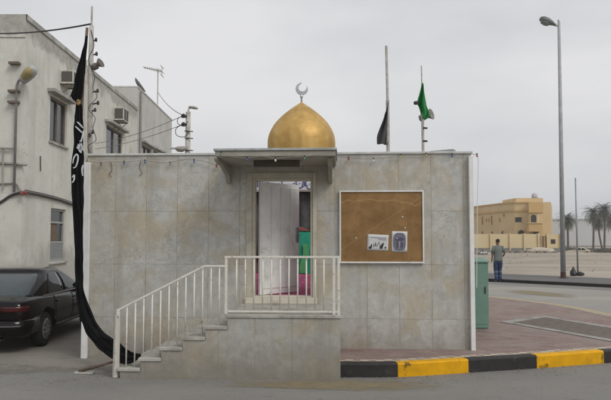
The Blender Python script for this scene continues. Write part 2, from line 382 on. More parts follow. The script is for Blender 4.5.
# ------------------------------------------------------------------ ground, roads, pavement
def sheet(name, pts, m, z=None, sub=0):
    b = MB(); b.face([(p[0], p[1], p[2] if z is None else z) for p in pts]); return struct(b.build(name, m, local=True))
def smooth(a, b_, x): t_ = max(0, min(1, (x - a) / (b_ - a))); return t_ * t_ * (3 - 2 * t_)
def ground_z(x, y): return -.012 - 1.75 * max(0, min(1, (y - 40) / 90)) * smooth(32, 44, x) + (.16 * noise.noise(Vector((x * .12, y * .12, 2))) * smooth(33, 45, y) * (1 - smooth(150, 220, y)))
gxs = [-700, -300, -120, -60, -30] + [i * 1.5 - 15 for i in range(81)] + [130, 170, 260, 420, 700]
gys = [-300, -60, -10, 10, 20, 26] + [30 + i * 1.4 for i in range(44)] + [94 + i * 6 for i in range(22)] + [260, 330, 450, 700, 1100, 1500]
b = MB(); b.grid([[(x, y, ground_z(x, y)) for x in gxs] for y in gys]); struct(b.build('ground', M['sand'], local=True, smooth=True))
fk_l, fk_r = gnd(440, 279), gnd(680, 291)          # far kerb line
dirx = (fk_r - fk_l).normalized()
fa, fb = fk_l - dirx * 30, fk_r + dirx * 40
sheet('road', [(-40, -20), (60, -20), (fb.x, fb.y), (fa.x, fa.y), (-14, 26), (-14, 9)], M['road'], -.004)
sheet('dusty_road', [(3.2, 14), (9, 11), (26, 9), (fb.x, fb.y - .02), (fk_l.x - 3, fk_l.y + .3), (3, 20)], M['farroad'], 0)
b = MB(); rows = []
for i in range(25):
    x = -20 + i * .75
    rows.append([(x, 8.75 + .06 * noise.noise(Vector((x * .9, 3, 0))) + .05 * noise.noise(Vector((x * 5, 1, 0))), .0), (x, 44, .0)])
b.grid(rows); struct(b.build('alley_ground', M['alley'], local=True))
n_far = Vector((-dirx.y, dirx.x, 0))
q0, q1 = fa + n_far * .15, fb + n_far * .15; q2, q3 = fb + n_far * 4.6, fa + n_far * 4.6
b = MB(); b.hexa([(*q0.xy, -.05), (*q1.xy, -.05), (*q2.xy, -.05), (*q3.xy, -.05), (*q0.xy, .10), (*q1.xy, .10), (*q2.xy, .06), (*q3.xy, .06)])
struct(b.build('far_pavement', M['farpath'], local=True))
b = MB(); b.hexa([(*fa.xy, -.05), (*fb.xy, -.05), (*q1.xy, -.05), (*q0.xy, -.05), (*fa.xy, .11), (*fb.xy, .11), (*q1.xy, .115), (*q0.xy, .115)])
struct(b.build('far_kerb', M['kerbblack'], local=True))

KZ = .178
outer = [gnd(339, 377), gnd(398, 376.7), gnd(468.6, 372.4), gnd(537, 368), gnd(604, 363)]
outer = [Vector((p.x, p.y)) for p in outer] + [Vector(p) for p in ((5.45, 9.98), (6.4, 10.6), (7.0, 11.5), (7.05, 12.5), (6.75, 13.4))]
pe = [gnd(611, 315, KZ), gnd(560, 305, KZ), gnd(496, 297, KZ), gnd(470, 294.5, KZ)]
outer += [Vector((p.x + .12, p.y)) for p in pe] + [Vector((3.6, 21.5)), Vector((2.2, 22.2))]
cur = [Vector(p).xy for p in catmull([(p.x, p.y, 0) for p in outer], 8)]
def offset(line, d):
    o = []
    for i, p in enumerate(line):
        t = (line[min(i + 1, len(line) - 1)] - line[max(i - 1, 0)]).normalized(); o.append(p + Vector((-t.y, t.x)) * d)
    return o
inn = offset(cur, .15); edg = offset(cur, .30); edg2 = offset(cur, .152)
b = MB(); acc = 0; mi = 0
bounds = [0.0]
lens = [0]
for i in range(1, len(cur)): lens.append(lens[-1] + (cur[i] - cur[i - 1]).length)
marks = [lens[8], lens[16], lens[24], lens[32], lens[32] + 1.0, lens[32] + 2.0, lens[32] + 3.0]
for i in range(len(cur) - 1):
    mid = (lens[i] + lens[i + 1]) / 2
    k = sum(mid > m_ for m_ in marks); mi = 2 if mid > marks[-1] else (k % 2)
    a, c, d, e = cur[i], cur[i + 1], inn[i + 1], inn[i]
    r_ = .02
    ab, cb_ = a.lerp(e, .13), c.lerp(d, .13)
    for q in ([(*a, -.03), (*c, -.03), (*c, KZ - r_), (*a, KZ - r_)], [(*a, KZ - r_), (*c, KZ - r_), (*cb_, KZ), (*ab, KZ)], [(*ab, KZ), (*cb_, KZ), (*d, KZ), (*e, KZ)]): b.face(q, mi)
# end face of the first stone
a, e = cur[0], inn[0]
b.face([(*a, -.03), (*a, KZ - .02), (*a.lerp(e, .13), KZ), (*e, KZ), (*e, -.03)], 0)
struct(b.build('kerb', [M['kerbblack'], M['kerbyellow'], M['kerbcream']], local=True, weld=True))
pz = KZ - .006
back = [(2.2, 22.2), (-3, 22), (-3, 10.5), (.3, 10.4), (.41, 9.9)]
b = MB(); b.face([(*p, pz) for p in inn] + [(*p, pz) for p in back]); struct(b.build('brick_pavement', M['pavers'], local=True))
b = MB(); b.grid([[(*p, pz + .004), (*q, pz + .004)] for p, q in zip(edg2, edg)]); struct(b.build('pavement_edging', M['edgepavers'], local=True))
c4 = [gnd(u, v, pz) for u, v in ((500, 322), (543, 315.5), (625, 329), (625, 343))]
c4[2], c4[3] = gnd(640, 331.5, pz), gnd(630, 345, pz)
ctr = sum(c4, Vector()) / 4
i4 = [p.lerp(ctr, .0) for p in c4]
def inset(q, d):
    o = []
    for i in range(4):
        p, a, c = q[i], q[i - 1], q[(i + 1) % 4]
        o.append(p + (a - p).normalized() * d * 1.25 + (c - p).normalized() * d * 1.25)
    return o
i4 = inset(c4, .17)
b = MB()
for i in range(4): b.face([(*c4[i].xy, pz + .008), (*c4[(i + 1) % 4].xy, pz + .008), (*i4[(i + 1) % 4].xy, pz + .008), (*i4[i].xy, pz + .008)])
for i in range(4): b.face([(*i4[i].xy, pz + .008), (*i4[(i + 1) % 4].xy, pz + .008), (*i4[(i + 1) % 4].xy, pz + .003), (*i4[i].xy, pz + .003)])
struct(b.build('planting_bed_border', M['concrete'], local=True, weld=True))
b = MB(); b.face([(*p.xy, pz + .004) for p in i4]); struct(b.build('planting_bed_soil', M['soil'], local=True))
pl = [(190, 378.6, 386), (270, 378.4, 387.5), (360, 378.2, 391), (470, 378.5, 393)]
b = MB(); b.grid([[(*gnd(u, v0).xy, .004), (*gnd(u, v1).xy, .004)] for u, v0, v1 in pl]); struct(b.build('road_marking', M['roadpaint'], local=True))
b = MB(); b.grid([[(*gnd(u, v).xy, .006), (*gnd(u, v + w_).xy, .006)] for u, v, w_ in ((500, 288.5, 4), (540, 291.5, 4), (585, 296, 4))]); struct(b.build('faint_road_marking', M['roadpaint'], local=True))

# ------------------------------------------------------------------ prayer building (local frame: x along the front, y inwards)
TH = R(3); T = Vector((math.cos(TH), -math.sin(TH), 0)); NI = Vector((math.sin(TH), math.cos(TH), 0))
PW = Vector((.52, 9.9, 0))
def WP(u, v, d=0.0):                 # pixel -> world point on the plane d metres in front of the facade
    return plane(u, v, PW - NI * d, NI)
ORG = WP(86, 300); ORG.z = 0
def WL(u, v, d=0.0):
    p = WP(u, v, d) - ORG; return p.dot(T), p.z
BR = -TH
bld = thing('prayer_building', 'low marble clad prayer building with a golden dome and flat canopy over its open door', 'building', ORG, BR)
BW, BD = WL(473, 300)[0], 6.9
HT = WL(400, 154)[1]; WT = .22
dx0, dx1 = WL(252, 240)[0], WL(312.5, 240)[0]
dtop, FLZ = WL(280, 178)[1], WL(285, 297)[1]
b = MB()
b.prism_y([(0, 0), (BW, 0), (BW, HT), (0, HT)], 0, 0) if False else None
b.box(0, dx0, 0, WT, -.05, HT); b.box(dx1, BW, 0, WT, -.05, HT); b.box(dx0, dx1, 0, WT, dtop, HT); b.box(dx0, dx1, 0, WT, -.05, FLZ - .01)
b.build('front_wall', M['marble'], bld, True, weld=True)
b = MB(); b.box(0, WT, WT, BD - WT, -.05, HT - .002); b.build('side_wall', M['marble'], bld, True)
b = MB(); b.box(BW - WT, BW, WT, BD - WT, -.05, HT - .002); b.build('side_wall', M['marble'], bld, True)
b = MB(); b.box(0, BW, BD - WT, BD, -.05, HT - .002); b.build('back_wall', M['render'], bld, True)
b = MB(); b.box(WT, BW - WT, WT, BD - WT, FLZ - .15, FLZ - .012); b.build('floor_slab', M['render'], bld, True)
RZ = HT - .03
b = MB(); b.box(WT, BW - WT, WT, .34, RZ - .10, RZ); b.box(WT, BW - WT, 1.06, 2.42, RZ - .10, RZ) if False else b.box(2.55, 4.05, 1.06, 2.42, RZ - .10, RZ); b.box(WT, BW - WT, 2.42, 2.7, RZ - .10, RZ); b.box(2.55, 2.7, .34, 1.06, RZ - .10, RZ); b.box(3.9, 4.05, .34, 1.06, RZ - .10, RZ)
b.box(WT, .7, 2.7, BD - WT, RZ - .10, RZ); b.box(BW - .7, BW - WT, 2.7, BD - WT, RZ - .10, RZ); b.box(.7, BW - .7, BD - .6, BD - WT, RZ - .10, RZ)
b.build('roof', M['render'], bld, True)          # unseen openings added to let daylight into the room
b = MB(); b.box(-.02, BW + .02, -.025, WT + .02, HT, HT + .035); b.box(-.02, WT + .02, WT + .022, BD, HT, HT + .035); b.box(BW - WT - .02, BW + .02, WT + .022, BD, HT, HT + .035)
b.build('coping', M['coping'], bld, True, bevel=.006)
# inside
b = MB(); b.box(WT + .01, BW - WT - .01, WT + .01, BD - WT - .01, FLZ - .010, FLZ + .004); b.build('carpet', M['carpet'], bld, True)
b = MB(); b.box(WT, BW - WT, 1.065, 1.2, WL(0, 191, -1.07)[1], RZ - .102); bm_ = b.build('inner_beam', M['panelwhite'], bld, True)
b = MB()
zt, zb = WL(0, 181.5, -1.07)[1], WL(0, 190, -1.07)[1]
random.seed(3); x = dx0 - .4; yl = 1.06
def pen(pts, r_): b.tube([(p[0], yl, p[1]) for p in pts], r_, 5)
while x < dx1 + .7:      # a running band of blue calligraphy: uprights, bowls, teeth, loops and dots
    g_ = random.choice('abcdab'); q = zb + .045 + random.uniform(-.008, .012)
    if g_ == 'a':
        pen([(x + .01, q), (x + .014, q + .06), (x + .006, q + .115)], .0075); wd = .035
    elif g_ == 'b':
        wd = random.uniform(.07, .10); pen([(x + wd, q + .02)] + [(x + wd / 2 + wd / 2 * math.cos(a_), q - .038 * math.sin(a_)) for a_ in [i * math.pi / 7 for i in range(8)]] + [(x, q + .03)], .0085)
        for k in range(random.choice((0, 1, 2))): b.box(x + wd * .4 + k * .02, x + wd * .4 + k * .02 + .012, yl - .008, yl + .003, q + .035, q + .048)
    elif g_ == 'c':
        wd = .075; pen([(x, q), (x + .015, q + .03), (x + .025, q), (x + .042, q + .028), (x + .052, q), (x + wd, q + .004)], .0075)
    else:
        wd = .06; pen([(x + .03 + .02 * math.cos(a_), q + .045 + .018 * math.sin(a_)) for a_ in [i * math.tau / 9 for i in range(10)]] + [(x + .05, q + .01), (x, q - .03)], .0075)
    if random.random() < .35: pen([(x, zt - .012), (x + .03, zt - .004)], .005)
    x += wd * .9
b.build('lettering', M['blueink'], bm_, True)
# back of the room: dark curtain
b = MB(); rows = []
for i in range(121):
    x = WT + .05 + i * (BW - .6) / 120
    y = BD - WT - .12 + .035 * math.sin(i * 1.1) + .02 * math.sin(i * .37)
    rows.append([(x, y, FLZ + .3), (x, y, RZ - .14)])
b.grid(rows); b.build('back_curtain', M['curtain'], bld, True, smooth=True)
# door frame
fo = .075
b = MB()
ftz = WL(280, 172.5)[1]
b.box(dx0 - .085, dx0 - .001, -.018, .12, FLZ - .004, ftz); b.box(dx1 + .001, dx1 + .06, -.018, .12, FLZ - .004, ftz); b.box(dx0 - .001, dx1 + .001, -.018, .12, dtop + .0, ftz)
b.box(dx0, dx0 + .045, .0, .16, FLZ, dtop - .001); b.box(dx1 - .03, dx1 - .001, .0, .16, FLZ, dtop - .001); b.box(dx0 + .045, dx1 - .03, .0, .16, dtop - .04, dtop - .001)
b.build('door_frame', M['doorframe'], bld, True, bevel=.006)
b = MB(); b.box(dx0 - .10, dx1 + .07, -.05, -.001, FLZ - .10, FLZ - .006); b.box(dx0 + .001, dx1 - .001, 0, WT, FLZ - .008, FLZ + .012); b.build('door_sill', M['cream'], bld, True, bevel=.008)
# door leaf, hinged on the left and swung inwards
LW = .90; LH = dtop - .045 - FLZ - .02; da = R(52)
hx = WL(259.5, 240)[0]
mx_ = Matrix.Translation((hx, .10, FLZ + .018)) @ Matrix.Rotation(da, 4, 'Z')
b = MB(); b.box(0, LW, 0, .04, 0, LH)
for i in range(4): b.box(.03 + i * .215, .22 + i * .215, -.012, -.001, .09, LH - .06)
b.xf(mx_); leaf = b.build('door', M['doorgrey'], bld, True, bevel=.005)
b = MB(); b.box(LW - .09, LW - .04, -.030, -.013, LH * .46, LH * .60); b.tube([(LW - .065, -.03, LH * .53), (LW - .065, -.07, LH * .53), (LW - .16, -.075, LH * .53)], .011); b.xf(mx_); b.build('handle', M['steel'], leaf, True)
# canopy
CD = 1.22
cx0, ctop = WL(215, 150.2, CD); cx1, _ = WL(335.5, 150, CD); cbot = WL(260, 156.3, CD)[1]
b = MB(); b.box(cx0, cx1, -CD, -.002, cbot, ctop - .012); can = b.build('canopy', M['canopy'], bld, True, bevel=.006)
b = MB(); b.box(cx0 - .02, cx1 + .02, -CD - .02, -.003, ctop - .010, ctop + .022); b.build('canopy_cap', M['edge'], can, True, bevel=.004)
lx = WL(229.5, 170)[0]; rx = WL(330.5, 170)[0]
for x0 in (lx, rx):
    b = MB(); pr = [(-.001, cbot - .27), (-.001, cbot - .003), (-1.08, cbot - .003), (-1.08, cbot - .04), (-.62, cbot - .075), (-.25, cbot - .16), (-.10, cbot - .27)]
    a_ = [b.bm.verts.new((x0 - .03, y, z)) for y, z in pr]; c_ = [b.bm.verts.new((x0 + .03, y, z)) for y, z in pr]
    b.bm.faces.new(a_); b.bm.faces.new(c_[::-1])
    for i in range(len(pr)): b.bm.faces.new((a_[(i + 1) % len(pr)], a_[i], c_[i], c_[(i + 1) % len(pr)]))
    b.build('bracket', M['canopy'], can, True, bevel=.006)
# dome
DY = 1.75
dc, _ = WL(301.5, 150, -DY); dzt = WL(301.5, 103, -DY)[1]; dzb = WL(301.5, 150, -DY)[1]
dr = (WL(335.3, 130, -DY)[0] - WL(267.8, 130, -DY)[0]) / 2
H = dzt - dzb
prof = [(.985, -.14), (.993, -.05), (1.0, .06), (1.0, .17), (.985, .26), (.955, .335), (.91, .41), (.85, .49), (.78, .56), (.69, .635), (.585, .71), (.475, .78), (.36, .845), (.255, .90), (.16, .945), (.085, .98), (.035, 1.005), (.02, 1.03)]
pf = [(r * dr, z * H) for r, z in prof]
b = MB(); b.lathe([(dr * .88, RZ - dzb)] + [(dr * .90, -.14 * H - .02)] + pf, (dc, DY, dzb), 48); dome = b.build('dome', M['gold'], bld, True, smooth=True)
b = MB(); b.lathe([(.016, -.03), (.014, .07), (.02, .09), (.03, .12), (.02, .145), (.012, .16)], (dc, DY, dzt), 14)
b.build('finial', M['silver'], dome, True, smooth=True)
b = MB()
cc = Vector((dc + .005, DY, dzt + .255)); Ro, Ri = .112, .088; k = 40; a0 = R(48); op = R(30)
oc = Vector((.30 * .112, 0, .55 * .112)) * .62
out_, inn_ = [], []
for i in range(k + 1):
    t = i / k; a = R(62) + op + t * (math.tau - 2 * op)
    out_.append(cc + Vector((math.cos(a), 0, math.sin(a))) * Ro)
    th = .004 + .062 * math.sin(math.pi * t) ** .8
    inn_.append(cc + Vector((math.cos(a), 0, math.sin(a))) * (Ro - th))
b.grid([[Vector(p) + Vector((0, -.014, 0)), Vector(q) + Vector((0, -.018, 0)), Vector(q) + Vector((0, .018, 0)), Vector(p) + Vector((0, .014, 0)), Vector(p) + Vector((0, -.014, 0))] for p, q in zip(out_, inn_)])
b.build('crescent', M['silver'], dome, True, weld=True, smooth=False)

# light fitting under the canopy
lf = thing('batten_light', 'long brown strip light fitting hung under the concrete canopy over the door', 'light fitting', WP(277, 163, .72), BR)
lxa, lza = WL(255, 167, .72); lxb, lzb = WL(301, 161, .72)
ww = (lxb - lxa) / 2
b = MB(); b.box(-ww, ww, -.05, .05, lza - WL(277, 163, .72)[1], cbot - WL(277, 163, .72)[1] - .004); hb = b.build('housing', mat('brown_housing', (.085, .065, .045), .6, .3, 9, .1), lf, True, bevel=.008)
b = MB(); b.box(-ww - .008, -ww - .001, -.056, .056, -.06, .02); b.build('end_cap', M['edge'], lf, True); b = MB(); b.box(ww + .001, ww + .008, -.056, .056, -.06, .02); b.build('end_cap', M['edge'], lf, True)

# ------------------------------------------------------------------ entrance steps and railing
SD = 1.38
st = thing('entrance_staircase', 'marble faced flight of steps rising to the landing at the prayer building door', 'staircase', ORG, BR)
us = [119, 139.5, 160.5, 181.5, 204, 226]; vs = [368.7, 358.3, 347.5, 336.8, 326, 314.2]
sx = [WL(u, 330, SD)[0] for u in us] + [WL(340.3, 330, SD)[0]]
sz = [WL(200, v, SD)[1] for v in vs]
TT = .045
b = MB(); poly = [(sx[0] + .02, -.03)]
for i in range(6):
    poly += [(sx[i] + .02, sz[i] - TT), (sx[i + 1] + .02, sz[i] - TT)]
poly[-1] = (sx[6], sz[5] - TT); poly += [(sx[6], -.03)]
b.prism_y(poly, -SD, -.004); b.build('stair_body', M['stairmarble'], st, True)
for i in range(6):
    b = MB(); b.box(sx[i] - .012, sx[i + 1] + (.015 if i < 5 else .012), -SD - .018, -.006, sz[i] - TT + .002, sz[i]); b.build('tread', M['tread'], st, True, bevel=.008)
ra = thing('stair_railing', 'cream painted metal railing with thin balusters along the steps and landing', 'railing', ORG, BR)
RD = SD - .07
def rp(u, v): x, z = WL(u, v, RD); return Vector((x, -RD, z))
hr = MB()
P1, P2, P3, P4, P5 = rp(118.5, 309.8), rp(204.5, 266), rp(226.3, 266), rp(226.3, 257), rp(338.6, 257)
def bar(b, a, c, w_, h_):
    d = (c - a).normalized(); up = Vector((0, 1, 0)); s_ = d.cross(up).normalized() * h_; q = up * w_
    b.hexa([a - s_ - q, c - s_ - q, c - s_ + q, a - s_ + q, a + s_ - q, c + s_ - q, c + s_ + q, a + s_ + q])
bar(hr, P1, P2, .017, .013); bar(hr, P2, P3, .017, .0132); bar(hr, P4 - Vector((.02, 0, 0)), P5 + Vector((.02, 0, 0)), .0175, .0135)
hr.build('handrail', M['railing'], ra, True, bevel=.003)
lp = rp(226.3, 313.5)
b = MB(); zz = sz[5] + .035; bar(b, Vector((lp.x + .018, -RD, zz)), Vector((P5.x, -RD, zz)), .012, .010); b.build('bottom_rail', M['railing'], ra, True)
for x_, z0, z1 in ((P3.x, sz[5], P4.z - .014), (P5.x, sz[5], P5.z - .0135), (rp(334, 300).x, sz[5], P5.z - .0135)):
    b = MB(); b.box(x_ - .017, x_ + .017, -RD - .016, -RD + .016, z0, z1); b.build('post', M['railing'], ra, True, bevel=.003)
b = MB(); x_ = P1.x; b.box(x_ - .02, x_ + .02, -RD - .02, -RD + .02, .0, P1.z + .01); b.build('post', M['railing'], ra, True, bevel=.004)
for i in range(12):
    u = 127.0 + i * 8.37; x_ = rp(u, 300).x
    k = sum(x_ > q - .01 for q in sx[:6]) - 1
    zt_ = P1.z + (P2.z - P1.z) * (x_ - P1.x) / (P2.x - P1.x) if x_ < P2.x else P2.z
    b = MB(); b.tube([(x_, -RD, sz[max(k, 0)]), (x_ + .003, -RD, zt_ - .01)], .0105, 8); b.build('baluster', M['railing'], ra, True, smooth=True)
for i in range(11):
    u = 236.3 + i * 8.75; x_ = rp(u, 300).x
    b = MB(); b.tube([(x_, -RD, zz), (x_ + .002, -RD, P5.z - .012)], .0105, 8); b.build('baluster', M['railing'], ra, True, smooth=True)
# old flaking post tied beside the railing foot
a_ = WP(114.8, 378, SD - .02); a_.z = 0
c_ = WP(116.6, 316, SD - .02)
b = MB(); d_ = (c_ - a_).normalized(); b.tube([a_, a_ + d_ * .4, c_], [.035, .033, .030], 4); o = b.build('wooden_post', M['oldpost'], None, bevel=.004)
tag(o, 'short flaking white post leaning at the foot of the stair railing', 'post')

# corner pipes
def pipe(u, v0, v1, d, r, name, label, cat, zb_=None, m='white'):
    p0, p1 = WP(u, v1, d), WP(u, v0, d)
    p1.x, p1.y = p0.x, p0.y
    if zb_ is not None: p0.z = zb_
    b = MB(); b.tube([p0, p1], r, 12); o = b.build(name, M[m], None, smooth=False); return tag(o, label, cat)
pl_ = WP(85.2, 300, .05); pt_ = WP(85.2, 163, .05)
b = MB(); b.box(pl_.x - .045, pl_.x + .045, pl_.y - .03, pl_.y + .04, 0, pt_.z); tag(b.build('corner_post', M['white'], bevel=.005), 'straight white post standing at the left corner of the marble wall', 'post')
pl_ = WP(472.5, 300, .04); pt_ = WP(472.5, 156, .04)
b = MB(); b.box(pl_.x - .032, pl_.x + .032, pl_.y - .03, pl_.y + .035, KZ - .02, pt_.z); tag(b.build('corner_trim', M['white'], bevel=.006), 'white vertical trim up the right corner of the marble wall by the green cabinet', 'trim')
w0, w1 = WP(474, 158, -.05), WP(478.2, 159, -.10)
wb = WP(476.3, 262, -.12)
b = MB(); b.tube(catmull([WP(470, 157, .05), w0 + Vector((0, 0, .03)), w1, w1.lerp(wb, .5), Vector((wb.x, wb.y, KZ + .9))], 6), .006, 6); tag(b.build('loose_cable', M['white']), 'thin white cable hanging in the air past the right corner of the wall', 'cable')

# ------------------------------------------------------------------ notice board and its papers
nb0, nb1 = WL(339.6, 263, .03), WL(423.6, 190.3, .03)
nbx, nbz = (nb0[0] + nb1[0]) / 2, (nb0[1] + nb1[1]) / 2
ND = .035
nloc = ORG + T * nbx + Vector((0, 0, nb0[1]))
nb = thing('notice_board', 'brown cork notice board in a thin white frame on the marble wall', 'notice board', nloc - NI * ND, BR)
hw, hh = (nb1[0] - nb0[0]) / 2, nb1[1] - nb0[1]
b = MB(); b.box(-hw + .01, hw - .01, .0, ND - .002, .01, hh - .01); b.build('cork_panel', M['cork'], nb, True)
b = MB(); f_ = .022
b.box(-hw, hw, -.018, .012, 0, f_); b.box(-hw, hw, -.018, .012, hh - f_, hh); b.box(-hw, -hw + f_, -.018, .012, f_, hh - f_); b.box(hw - f_, hw, -.018, .012, f_, hh - f_)
b.build('frame', M['white'], nb, True)
M['paper'] = mat('white_paper', (.62, .62, .62), .7, .06, 10, 0); M['ink'] = mat('black_ink', (.03, .03, .035), .8, .2, 20, 0)
M['violet'] = mat('violet_grey_print', (.17, .165, .22), .7, .3, 16, 0); M['violetd'] = mat('dark_violet_print', (.085, .08, .115), .7, .3, 16, 0); M['pinkp'] = mat('pale_violet_print', (.42, .38, .43), .7, .15, 16, 0)
def poster(u0, v0, u1, v1, tilt, label, art):
    x0, z0 = WL(u0, v1, ND + .004); x1, z1 = WL(u1, v0, ND + .004)
    c = ORG + T * ((x0 + x1) / 2) + Vector((0, 0, z0)) - NI * (ND + .003)
    t = thing('poster', label, 'poster', c, BR); t.rotation_euler = (0, tilt, BR)
    MW[t.name] = Matrix.Translation(c) @ Matrix.Rotation(BR, 4, 'Z') @ Matrix.Rotation(tilt, 4, 'Y')
    W_, H_ = (x1 - x0) / 2, z1 - z0
    b = MB(); n_ = 8
    b.grid([[(-W_ + 2 * W_ * i / n_, -.001 - .006 * abs((i / n_ - .5) * 2) ** 3 * (k_ / 6 if k_ > 3 else .2), H_ * k_ / 6) for i in range(n_ + 1)] for k_ in range(7)]); b.build('sheet', M['paper'], t, True, smooth=True, solid=.0012)
    art(t, W_, H_)
def blob(b, cx_, cz_, rx_, rz_, y=-.0085, k=14, jag=.25, seed=0):
    rr = random.Random(seed)
    pts = [(cx_ + rx_ * (1 - jag * rr.random()) * math.cos(i * math.tau / k), y, cz_ + rz_ * (1 - jag * rr.random()) * math.sin(i * math.tau / k)) for i in range(k)]
    b.face(pts)
def art_a(t, W_, H_):
    b = MB()
    for i, (x, z, rx_, rz_) in enumerate([(-.72, .16, .16, .10), (-.60, .28, .07, .13), (-.36, .32, .035, .14), (-.20, .38, .04, .16), (-.05, .32, .03, .12), (.12, .46, .04, .10), (.34, .20, .17, .10), (.42, .34, .10, .12), (.52, .42, .04, .13), (.74, .20, .10, .06), (.24, .30, .05, .08)]): blob(b, x * W_, z * H_, rx_ * W_, rz_ * H_, seed=i)
    b.build('ink_figures', M['ink'], t, True)
    b = MB()
    for x0, x1, z in ((-.7, .8, .80), (.05, .8, .70)): b.face([(x0 * W_, -.0085, z * H_), (x1 * W_, -.0085, (z - .02) * H_), (x1 * W_, -.0085, (z + .03) * H_), (x0 * W_, -.0085, (z + .05) * H_)])
    b.build('grey_text', M['pinkp'], t, True)
def art_b(t, W_, H_):
    b = MB(); pts = []
    for i in range(28):
        a = i * math.tau / 28; pts.append((.80 * W_ * math.copysign(abs(math.cos(a)) ** .6, math.cos(a)), -.0085, H_ * (.50 + .43 * math.copysign(abs(math.sin(a)) ** .7, math.sin(a)))))
    b.face(pts); b.build('print_field', M['violet'], t, True)
    b = MB(); blob(b, 0, .62 * H_, .66 * W_, .10 * H_, -.0100, 18, .2, 4); blob(b, -.3 * W_, .36 * H_, .16 * W_, .22 * H_, -.0100, 14, .3, 5); blob(b, .3 * W_, .34 * H_, .18 * W_, .20 * H_, -.0100, 14, .3, 6); b.build('dark_print', M['violetd'], t, True)
    b = MB(); blob(b, -.3 * W_, .66 * H_, .12 * W_, .045 * H_, -.0115, 10, .3, 7); blob(b, .02 * W_, .36 * H_, .06 * W_, .22 * H_, -.0115, 10, .2, 8); b.build('pale_print', M['pinkp'], t, True)
poster(367, 234.5, 388, 250.5, R(2.5), 'white landscape paper with black ink figures pinned to the cork board', art_a)
poster(391.5, 231.3, 407, 252, R(1), 'upright paper with a violet grey print pinned to the cork board', art_b)
for u, v, lb in ((402.5, 217, 'white drawing pin in bare cork, higher of the two above the violet print'), (405, 228, 'white drawing pin just above the top right corner of the violet print'), (356, 238, 'white drawing pin in bare cork left of the landscape paper')):
    x, z = WL(u, v, ND); p = ORG + T * x + Vector((0, 0, z)) - NI * ND
    b = MB(); b.lathe([(.004, 0), (.011, .003), (.012, .007), (.006, .011)], (0, 0, 0), 10, ax='y'); b.xf(Matrix.Translation(p) @ Matrix.Rotation(math.pi, 4, 'Z')); tag(b.build('drawing_pin', M['paper']), lb, 'drawing pin')

# ------------------------------------------------------------------ things inside the doorway
gp0 = ORG + T * 3.2 + NI * (BD - .75)
def il(x, y, z): return ORG + T * x + NI * y + Vector((0, 0, z))
gx = WL(306, 250, -6)[0]
gtop = WL(306, 231, -(BD - .9))[1]
gz0 = FLZ + .004
g = thing('covered_bench', 'low bench under a green cloth at the back of the carpeted room', 'bench', il(gx, BD - .75, gz0), BR)
b = MB(); rows = []
for i in range(41):
    x = -.9 + 1.8 * i / 40; f_ = .02 * math.sin(i * 1.7)
    rows.append([(x, -.22 + f_, 0.0), (x, -.20 + f_ * .5, .5), (x, -.19, gtop - gz0 - .02), (x, -.17, gtop - gz0), (x, .25, gtop - gz0)])
b.grid(rows); cl_ = b.build('cloth', M['greencloth'], g, True, smooth=True)
b = MB(); rows = []
for i in range(7):
    t_ = i / 6; rows.append([(-.02 - .06 - .05 * t_ + .03 * math.sin(t_ * 6), -.245, .72 - .70 * t_), (-.02 + .06 + .03 * t_ + .03 * math.sin(t_ * 6), -.245, .72 - .70 * t_)])
b.grid(rows); b.build('pale_sash', M['palegreen'], cl_, True, smooth=True)
b = MB(); b.box(-.85, .85, -.15, .24, 0, gtop - gz0 - .03); b.build('bench_body', M['wood'], g, True)
b = MB(); rows = []
for i in range(13):
    a = i / 12; rows.append([(-.2 + .4 * a, -.13 + .08 * math.cos(j * math.pi / 8), .10 * math.sin(j * math.pi / 8) * (.55 + .45 * math.sin(a * 5 + 1))) for j in range(9)])
b.grid(rows); b.xf(Matrix.Translation(il(gx, BD - .75, gtop + .004)) @ Matrix.Rotation(BR, 4, 'Z')); tag(b.build('folded_cloth', M['redbrown'], smooth=True), 'crumpled red brown cloth lying on the green covered bench', 'cloth')

# ------------------------------------------------------------------ green utility cabinet
u0, u1 = gnd(474, 331, KZ), gnd(489.3, 331, KZ)
ux0, ux1, uy = 2.74, u1.x, u1.y
uh = at(482, 261, uy).z
t = thing('utility_cabinet', 'green metal utility cabinet on the brick pavement against the right corner of the wall', 'cabinet', ((ux0 + ux1) / 2, uy + .2, KZ - .006))
def lbox(b, x0, x1, y0, y1, z0, z1): return b.box(x0, x1, y0, y1, z0, z1)
b = MB(); b.box(ux0 - .28, ux1, uy, uy + .42, KZ + .05, uh - .03); bd = b.build('body', M['greenbox'], t, bevel=.012)
b = MB(); b.hexa([(ux0 - .30, uy - .02, uh - .028), (ux1 + .02, uy - .02, uh - .028), (ux1 + .02, uy + .44, uh - .028), (ux0 - .30, uy + .44, uh - .028), (ux0 - .30, uy - .02, uh), (ux1 + .02, uy - .02, uh), (ux1 + .02, uy + .44, uh + .05), (ux0 - .30, uy + .44, uh + .05)]); b.build('lid', mat('pale_green_lid', (.17, .30, .24), .6, .15, 5, .1, dirt=(.3, .34, .28)), t, bevel=.006)  # lid colour slightly lighter than the cabinet body
b = MB(); b.box(ux0 - .26, ux1 - .02, uy + .02, uy + .40, KZ - .006, KZ + .048); b.build('plinth', M['concrete'], t)
b = MB(); b.box(ux0 - .22, ux1 - .035, uy - .008, uy - .001, KZ + .12, uh - .10); dd = b.build('door', M['greenbox'], t, bevel=.003)
b = MB(); b.box(ux1 - .075, ux1 - .055, uy - .022, uy - .009, KZ + .66, KZ + .78); b.build('handle', M['dark'], dd)

